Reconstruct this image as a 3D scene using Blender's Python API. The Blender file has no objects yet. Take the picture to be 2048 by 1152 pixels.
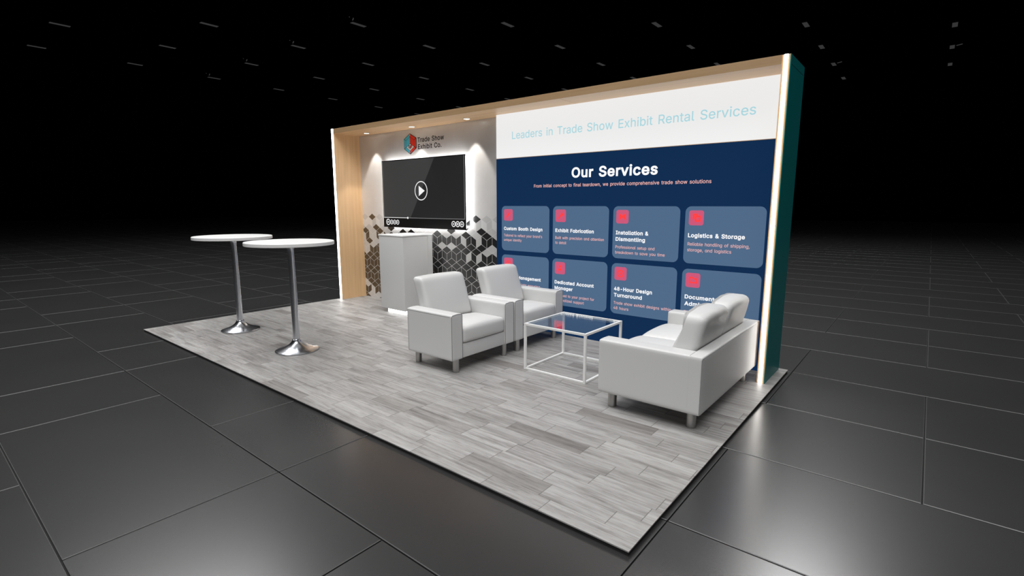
import bpy, bmesh, math, random
from mathutils import Vector, Matrix
random.seed(7)
C = bpy.context.scene.collection
S = bpy.context.scene
PI = math.pi

# ------------------------------------------------------------------ materials
def srgb(r, g, b):
    f = lambda c: (c/255/12.92) if c/255 <= .04045 else ((c/255+.055)/1.055)**2.4
    return (f(r), f(g), f(b), 1)

def mat(name, col, rough=.5, metal=0, emit=0, ecol=None, ior=None, spec=None):
    m = bpy.data.materials.new(name); m.use_nodes = True
    b = m.node_tree.nodes['Principled BSDF']
    b.inputs['Base Color'].default_value = col
    b.inputs['Roughness'].default_value = rough
    b.inputs['Metallic'].default_value = metal
    if emit:
        b.inputs['Emission Color'].default_value = ecol or col
        b.inputs['Emission Strength'].default_value = emit
    if ior: b.inputs['IOR'].default_value = ior
    if spec is not None: b.inputs['Specular IOR Level'].default_value = spec
    return m

class N:                                   # small node helper
    def __init__(s, m):
        s.t = m.node_tree; s.b = s.t.nodes['Principled BSDF']
    def n(s, typ, **kw):
        x = s.t.nodes.new(typ)
        for k, v in kw.items(): setattr(x, k, v)
        return x
    def l(s, a, b): s.t.links.new(a, b)
    def math(s, op, a, b=None, c=None):
        x = s.n('ShaderNodeMath', operation=op)
        for i, v in enumerate((a, b, c)):
            if v is None: continue
            if isinstance(v, (int, float)): x.inputs[i].default_value = v
            else: s.l(v, x.inputs[i])
        return x.outputs[0]
    def mix(s, f, a, b, blend='MIX'):
        x = s.n('ShaderNodeMix', data_type='RGBA', blend_type=blend)
        for i, v in ((0, f), (6, a), (7, b)):
            if isinstance(v, (int, float)): x.inputs[i].default_value = v
            elif isinstance(v, tuple): x.inputs[i].default_value = v
            else: s.l(v, x.inputs[i])
        return x.outputs[2]
    def pos(s):
        return s.n('ShaderNodeNewGeometry').outputs['Position']
    def noise(s, vec, scale, detail=4, stretch=None, rough=.6):
        if stretch:
            mp = s.n('ShaderNodeMapping'); mp.inputs['Scale'].default_value = stretch
            s.l(vec, mp.inputs['Vector']); vec = mp.outputs[0]
        x = s.n('ShaderNodeTexNoise'); s.l(vec, x.inputs['Vector'])
        x.inputs['Scale'].default_value = scale; x.inputs['Detail'].default_value = detail
        x.inputs['Roughness'].default_value = rough
        return x.outputs['Fac']
    def ramp(s, f, pts):
        x = s.n('ShaderNodeValToRGB'); e = x.color_ramp.elements
        while len(e) < len(pts): e.new(.5)
        for i, (p, c) in enumerate(pts): e[i].position = p; e[i].color = c
        s.l(f, x.inputs[0]); return x.outputs[0]
    def bump(s, h, strength, dist=.01):
        x = s.n('ShaderNodeBump'); x.inputs['Strength'].default_value = strength
        x.inputs['Distance'].default_value = dist
        s.l(h, x.inputs['Height']); s.l(x.outputs[0], s.b.inputs['Normal'])

def wood(name, stretch, tone=1.0, rough=.42, ior=1.5):
    m = mat(name, (1,1,1,1), rough, ior=ior); k = N(m); p = k.pos()
    f = k.noise(p, 1, 6, stretch)
    f2 = k.noise(p, 1, 2, tuple(v*.22 for v in stretch))
    c1 = (.60*tone,.375*tone,.19*tone,1); c2 = (.78*tone,.53*tone,.305*tone,1)
    col = k.ramp(f, [(.22,c1),(.74,c2)])
    col = k.mix(k.math('MULTIPLY', f2, .4), col, (.66*tone,.40*tone,.20*tone,1))
    k.l(col, k.b.inputs['Base Color'])
    return m

WOOD_V = wood('maple_vertical', (26, 26, 1.2), 1.14)
WOOD_H = wood('maple_horizontal', (1.2, 26, 26), 1.14, .42, 1.7)
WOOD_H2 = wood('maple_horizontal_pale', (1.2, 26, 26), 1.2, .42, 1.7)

def leather(name, base, rough):
    m = mat(name, (base,base,base*.99,1), rough); k = N(m)
    k.bump(k.noise(k.pos(), 260, 2), .12, .002)
    return m
LEATHER = leather('white_leather', .66, .42)
SEAM = mat('seam_thread', (.20,.20,.20,1), .7)
STEEL = mat('brushed_steel_leg', (.44,.43,.42,1), .34, 1)
CHROME = mat('polished_chrome', (.70,.72,.76,1), .27, 1)
PAINT = mat('white_painted_steel', (.86,.86,.85,1), .3)
LAMINATE = mat('white_laminate', (.90,.90,.89,1), .35)
PEDESTAL = mat('white_gloss_panel', (.66,.66,.655,1), .22)
TEAL = mat('teal_cladding', (.003,.19,.195,1), .4)
TEAL_LINE = mat('teal_joint', (.001,.03,.032,1), .6)
LED = mat('led_diffuser', (.9,.9,.9,1), .5, 0, 8.5, (1,.985,.96,1))
GLOWBASE = mat('led_plinth', (.9,.9,.9,1), .5, 0, 3.0, (1,1,1,1))
BACKLIGHT = mat('backlight_strip', (.9,.9,.9,1), .5, 0, 12.0, (1,1,1,1))
DOWN = mat('downlight_lens', (.9,.9,.9,1), .5, 0, 5.0, (1,.97,.9,1))
TRIMW = mat('downlight_trim', (.55,.47,.38,1), .4)
BEZEL = mat('black_bezel', (.006,.006,.007,1), .25)
BLACK = mat('matte_black', (.012,.012,.012,1), .6)
HALL = mat('hall_black', (.002,.002,.002,1), .9, spec=0)
HOUSING = mat('lamp_housing', (.004,.004,.004,1), .8)
LAMPFACE = mat('dim_lamp_face', (.02,.02,.02,1), .8, 0, .035, (1,1,1,1))

def screen(name, rgb, e=1.0, rough=.3):
    c = srgb(*rgb)
    return mat(name, (.004,.004,.004,1), rough, 0, e, c)
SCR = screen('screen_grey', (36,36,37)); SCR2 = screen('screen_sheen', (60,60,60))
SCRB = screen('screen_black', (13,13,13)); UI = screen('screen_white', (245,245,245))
UIG = screen('screen_line', (150,150,150))

def print_(name, rgb, base=.35, e=.7):    # back-lit printed fabric
    c = srgb(*rgb)
    return mat(name, (c[0]*base, c[1]*base, c[2]*base, 1), .75, 0, e, c, spec=.1)
P_WHITE = print_('backlit_white', (240,240,240), .2, .92)
P_NAVY = print_('backlit_navy', (13,46,84), .2, .78)
P_CARD = print_('backlit_slate', (80,107,138), .2, .86)
P_TILE = print_('icon_tile_rose', (204,88,122), .2, .88)
P_GLYPH = print_('icon_glyph_red', (255,64,66), .2, .95)
P_TEXT = print_('print_white', (252,252,253), .2, .92)
P_PINK = print_('print_pink', (250,190,184), .2, .88)
P_SKY = print_('print_sky', (176,226,236), .2, .84)
INK = mat('ink_black', (.006,.006,.006,1), .8, spec=.15)
L_CYAN = mat('logo_cyan', srgb(84,204,230), .5)
L_RED = mat('logo_red', srgb(250,58,38), .5)
L_WHITE = mat('logo_white', (.85,.83,.82,1), .5)

def wallmat(name, c1, c2):
    m = mat(name, (1,1,1,1), .26, ior=2.3); k = N(m); p = k.pos()
    k.l(k.ramp(k.noise(p, 2.2, 6), [(.3,c1),(.7,c2)]), k.b.inputs['Base Color'])
    return m
W_GREY = wallmat('grey_print', (.70,.68,.665,1), (.79,.775,.765,1))
W_DARK = wallmat('charcoal_print', (.008,.0076,.0075,1), (.014,.0135,.0132,1))
W_LINE = wallmat('pale_line_print', (.74,.73,.72,1), (.82,.81,.80,1))
W_LIGHT = wallmat('light_grey_print', (.58,.57,.56,1), (.67,.66,.65,1))

def plank_material():
    m = mat('grey_oak_planks', (1,1,1,1), .5); k = N(m)
    sp = k.n('ShaderNodeSeparateXYZ'); k.l(k.pos(), sp.inputs[0])
    x, y = sp.outputs[0], sp.outputs[1]
    wv, L = .122, .92
    ry = k.math('DIVIDE', k.math('ADD', y, 5.02), wv)
    row = k.math('FLOOR', ry)
    wn = k.n('ShaderNodeTexWhiteNoise', noise_dimensions='1D'); k.l(row, wn.inputs['W'])
    xs = k.math('ADD', k.math('DIVIDE', k.math('ADD', x, 5.0), L), k.math('MULTIPLY', wn.outputs[0], 7.31))
    # every other board is cut in two, one short and one long
    cell = k.math('FLOOR', xs)
    fx = k.math('FRACT', xs)
    short = k.math('GREATER_THAN', fx, .60)
    idx = k.math('ADD', k.math('MULTIPLY', cell, 2), short)
    cb = k.n('ShaderNodeCombineXYZ'); k.l(idx, cb.inputs[0]); k.l(row, cb.inputs[1])
    w2 = k.n('ShaderNodeTexWhiteNoise', noise_dimensions='3D'); k.l(cb.outputs[0], w2.inputs['Vector'])
    rnd = w2.outputs[0]
    # per-board shifted grain
    off = k.n('ShaderNodeVectorMath', operation='MULTIPLY_ADD')
    k.l(w2.outputs['Color'], off.inputs[0]); off.inputs[1].default_value = (37, 11, 5); k.l(k.pos(), off.inputs[2])
    g1 = k.noise(off.outputs[0], 1, 8, (2.0, 60, 1), .74)
    g2 = k.noise(off.outputs[0], 1, 4, (1.1, 9, 1), .6)
    g3 = k.noise(off.outputs[0], 1, 5, (9, 90, 1), .7)
    v = k.math('ADD', k.math('MULTIPLY', g1, .55), k.math('MULTIPLY', g2, .45))
    col = k.ramp(v, [(.30, (.135,.128,.122,1)), (.43, (.285,.276,.268,1)), (.55, (.40,.391,.382,1)), (.72, (.48,.47,.46,1))])
    tone = k.ramp(rnd, [(0, (.62,.60,.585,1)), (.07, (.74,.725,.71,1)), (.10, (.92,.915,.91,1)), (1, (1.05,1.05,1.05,1))])
    col = k.mix(1, col, tone, 'MULTIPLY')
    g4 = k.noise(off.outputs[0], 1, 5, (1.7, 15, 1), .62)
    smoke = k.ramp(g4, [(.32, (.52,.505,.495,1)), (.47, (1,1,1,1))])
    col = k.mix(.75, col, smoke, 'MULTIPLY')
    fine = k.ramp(g3, [(.34, (.68,.66,.65,1)), (.50, (1,1,1,1))])
    col = k.mix(.75, col, fine, 'MULTIPLY')
    # joints
    fy = k.math('FRACT', ry)
    ey = k.math('MINIMUM', fy, k.math('SUBTRACT', 1, fy))
    jy = k.math('LESS_THAN', ey, .010)
    d1 = k.math('MINIMUM', fx, k.math('SUBTRACT', 1, fx))
    d2 = k.math('ABSOLUTE', k.math('SUBTRACT', fx, .60))
    jx = k.math('LESS_THAN', k.math('MINIMUM', d1, d2), .0022)
    j = k.math('MAXIMUM', k.math('MULTIPLY', jy, .40), k.math('MULTIPLY', jx, .75))
    col = k.mix(j, col, (.10,.092,.085,1))
    k.l(col, k.b.inputs['Base Color'])
    k.bump(g1, .06, .003)
    return m
PLANK = plank_material()

def tile_material():
    m = mat('satin_black_tile', (.030,.030,.030,1), .27); k = N(m); p = k.pos()
    f = k.noise(p, 1.3, 2)
    k.l(k.ramp(f, [(.3,(.0245,.0245,.0248,1)),(.7,(.028,.028,.028,1))]), k.b.inputs['Base Color'])
    k.b.inputs['IOR'].default_value = 1.85
    return m
TILE = tile_material()
TILE_EDGE = mat('tile_chamfer', (.105,.105,.105,1), .4)
GROUT = mat('grout_dark', (.008,.008,.008,1), .9)

def glass_material():
    m = bpy.data.materials.new('clear_glass'); m.use_nodes = True
    t = m.node_tree; t.nodes.clear()
    o = t.nodes.new('ShaderNodeOutputMaterial'); mx = t.nodes.new('ShaderNodeMixShader')
    tr = t.nodes.new('ShaderNodeBsdfTransparent'); gl = t.nodes.new('ShaderNodeBsdfGlossy')
    lw = t.nodes.new('ShaderNodeLayerWeight'); lw.inputs['Blend'].default_value = .5
    pw = t.nodes.new('ShaderNodeMath'); pw.operation = 'POWER'; pw.inputs[1].default_value = 4.2
    ma = t.nodes.new('ShaderNodeMath'); ma.operation = 'MULTIPLY_ADD'; ma.inputs[1].default_value = .93; ma.inputs[2].default_value = .06
    t.links.new(lw.outputs['Facing'], pw.inputs[0]); t.links.new(pw.outputs[0], ma.inputs[0]); fr = ma
    tr.inputs['Color'].default_value = (.98,.99,.99,1)
    gl.inputs['Roughness'].default_value = .03; gl.inputs['Color'].default_value = (1,1,1,1)
    for a, b in ((fr.outputs[0], mx.inputs[0]), (tr.outputs[0], mx.inputs[1]), (gl.outputs[0], mx.inputs[2]), (mx.outputs[0], o.inputs[0])):
        t.links.new(a, b)
    return m
GLASS = glass_material()

# ------------------------------------------------------------------ object helpers
WORLD = {}                                  # world place of every object
def tag(o, label=None, cat=None, group=None, kind=None):
    if label: o['label'] = label
    if cat: o['category'] = cat
    if group: o['group'] = group
    if kind: o['kind'] = kind
    return o

def empty(name, loc, label, cat, group=None):
    o = bpy.data.objects.new(name, None); C.objects.link(o)
    o.location = loc; o.empty_display_size = .1
    WORLD[o.name] = Vector(loc)
    return tag(o, label, cat, group)

def obj(name, bm, mats, parent=None, smooth=False, label=None):
    """link a bmesh given in world coordinates as ONE mesh object"""
    me = bpy.data.meshes.new(name)
    bmesh.ops.recalc_face_normals(bm, faces=bm.faces[:])
    vs = [v.co for v in bm.verts]
    c = Vector([(min(v[i] for v in vs)+max(v[i] for v in vs))/2 for i in range(3)])
    bmesh.ops.translate(bm, verts=bm.verts[:], vec=-c)
    bm.to_mesh(me); bm.free()
    if not isinstance(mats, (list, tuple)): mats = [mats]
    for m in mats: me.materials.append(m)
    if smooth:
        for p in me.polygons: p.use_smooth = True
        try: me.set_sharp_from_angle(angle=math.radians(38))
        except Exception: pass
    o = bpy.data.objects.new(name, me); C.objects.link(o)
    WORLD[o.name] = c
    o.location = c - WORLD[parent.name] if parent else c
    if parent: o.parent = parent
    if label: o['label'] = label
    return o

def copy_tree(o, parent=None):
    c = o.copy(); C.objects.link(c)
    if parent: c.parent = parent
    for ch in list(o.children): copy_tree(ch, c)
    return c

def box(bm, x0, x1, y0, y1, z0, z1, mi=0, bev=0, seg=2):
    vs = [bm.verts.new((x, y, z)) for x in (x0,x1) for y in (y0,y1) for z in (z0,z1)]
    fs = [bm.faces.new([vs[i] for i in q]) for q in ((0,1,3,2),(4,6,7,5),(0,4,5,1),(2,3,7,6),(0,2,6,4),(1,5,7,3))]
    for f in fs: f.material_index = mi
    if bev:
        es = list({e for f in fs for e in f.edges})
        bmesh.ops.recalc_face_normals(bm, faces=fs)
        r = bmesh.ops.bevel(bm, geom=es, offset=bev, segments=seg, affect='EDGES', profile=.5)
        for f in r['faces']: f.material_index = mi
    return fs

def B(*a, **k):
    bm = bmesh.new(); box(bm, *a, **k); return bm

def cyl(bm, x, y, z0, z1, r, n=28, mi=0, r1=None, bev=0):
    r1 = r if r1 is None else r1
    lo = [bm.verts.new((x+r*math.cos(2*PI*i/n), y+r*math.sin(2*PI*i/n), z0)) for i in range(n)]
    hi = [bm.verts.new((x+r1*math.cos(2*PI*i/n), y+r1*math.sin(2*PI*i/n), z1)) for i in range(n)]
    fs = [bm.faces.new((lo[i], lo[(i+1)%n], hi[(i+1)%n], hi[i])) for i in range(n)]
    fs += [bm.faces.new(lo[::-1]), bm.faces.new(hi)]
    for f in fs: f.material_index = mi
    if bev:
        bmesh.ops.bevel(bm, geom=[e for f in fs[-2:] for e in f.edges], offset=bev, segments=2, affect='EDGES')

def lathe(x, y, prof, n=56):
    bm = bmesh.new(); rings = []
    for r, z in prof:
        if r < 1e-6: rings.append([bm.verts.new((x, y, z))])
        else: rings.append([bm.verts.new((x+r*math.cos(2*PI*i/n), y+r*math.sin(2*PI*i/n), z)) for i in range(n)])
    for a, b in zip(rings, rings[1:]):
        for i in range(n):
            j = (i+1) % n
            if len(a) == 1: bm.faces.new((a[0], b[i], b[j]))
            elif len(b) == 1: bm.faces.new((a[i], a[j], b[0]))
            else: bm.faces.new((a[i], a[j], b[j], b[i]))
    return bm

def tube(bm, pts, r, n=6, closed=False):
    pts = [Vector(p) for p in pts]; rings = []
    m = len(pts)
    for i, p in enumerate(pts):
        a = pts[i-1] if (i or closed) else p; b = pts[(i+1) % m] if (i < m-1 or closed) else p
        d = (b-a).normalized()
        u = d.orthogonal().normalized() if i == 0 else (rings[-1][1] - d*rings[-1][1].dot(d)).normalized()
        w = d.cross(u)
        rings.append(([bm.verts.new(p+(u*math.cos(2*PI*k/n)+w*math.sin(2*PI*k/n))*r) for k in range(n)], u))
    rs = [q[0] for q in rings]
    for a, b in zip(rs, rs[1:] + ([rs[0]] if closed else [])):
        for k in range(n): bm.faces.new((a[k], a[(k+1)%n], b[(k+1)%n], b[k]))

def rounded(x0, x1, y0, y1, z0, z1, r, n=14, warp=None, flat=''):
    """soft upholstered block: a subdivided box whose corners are rounded, then warped"""
    bm = bmesh.new(); fx0, fx1 = x0, x1
    if not isinstance(r, (tuple, list)): r = (r, r, r)
    if '-' in flat: x0 -= r[0]
    if '+' in flat: x1 += r[0]
    c = Vector(((x0+x1)/2, (y0+y1)/2, (z0+z1)/2)); h = Vector(((x1-x0)/2, (y1-y0)/2, (z1-z0)/2))
    vm = {}
    def pt(t):
        # spread points so that the rounding gets its share
        return math.copysign(1-(1-abs(t))**1.5, t)
    def vert(a, b, d):
        key = (round(a,5), round(b,5), round(d,5))
        if key in vm: return vm[key]
        p = Vector((pt(a)*h.x, pt(b)*h.y, pt(d)*h.z))
        q = Vector([max(-h[i]+r[i], min(h[i]-r[i], p[i])) for i in range(3)])
        e = Vector([(p[i]-q[i])/r[i] for i in range(3)])
        if e.length > 1e-9:
            e.normalize()
            p = q + Vector([e[i]*r[i] for i in range(3)])
        w = p + c
        w.x = min(max(w.x, fx0), fx1)
        if warp: w = Vector(warp(p.x/h.x, p.y/h.y, p.z/h.z, w))
        vm[key] = bm.verts.new(w); return vm[key]
    g = [-1+2*i/n for i in range(n+1)]
    for i in range(n):
        for j in range(n):
            a, b, c2, d = g[i], g[i+1], g[j], g[j+1]
            for s in (-1, 1):
                bm.faces.new([vert(s,a,c2), vert(s,b,c2), vert(s,b,d), vert(s,a,d)])
                bm.faces.new([vert(a,s,c2), vert(b,s,c2), vert(b,s,d), vert(a,s,d)])
                bm.faces.new([vert(a,c2,s), vert(b,c2,s), vert(b,d,s), vert(a,d,s)])
    return bm

def poly(bm, pts, y, mi=0, th=0):
    """flat polygon in the XZ plane facing -Y, given as (x, z)"""
    f = bm.faces.new([bm.verts.new((x, y, z)) for x, z in pts])
    f.material_index = mi
    f.normal_update()
    if th:
        r = bmesh.ops.extrude_face_region(bm, geom=[f])
        bmesh.ops.translate(bm, verts=[v for v in r['geom'] if isinstance(v, bmesh.types.BMVert)], vec=(0, th, 0))
        for g in r['geom']:
            if isinstance(g, bmesh.types.BMFace): g.material_index = mi
        for e in f.edges:
            for q in e.link_faces: q.material_index = mi
    return f

def rrect(x0, x1, z0, z1, r, n=8):
    pts = []
    for cx, cz, a in ((x1-r, z1-r, 0), (x0+r, z1-r, 90), (x0+r, z0+r, 180), (x1-r, z0+r, 270)):
        for i in range(n+1):
            t = math.radians(a+90*i/n); pts.append((cx+r*math.cos(t), cz+r*math.sin(t)))
    return pts
def disc(cx, cz, r, n=28): return [(cx+r*math.cos(2*PI*i/n), cz+r*math.sin(2*PI*i/n)) for i in range(n)]
def ring(bm, cx, cz, r0, r1, y, mi=0, n=32):
    a = [bm.verts.new((x, y, z)) for x, z in disc(cx, cz, r0, n)]; b = [bm.verts.new((x, y, z)) for x, z in disc(cx, cz, r1, n)]
    for i in range(n):
        f = bm.faces.new((a[i], a[(i+1)%n], b[(i+1)%n], b[i])); f.material_index = mi

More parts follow.
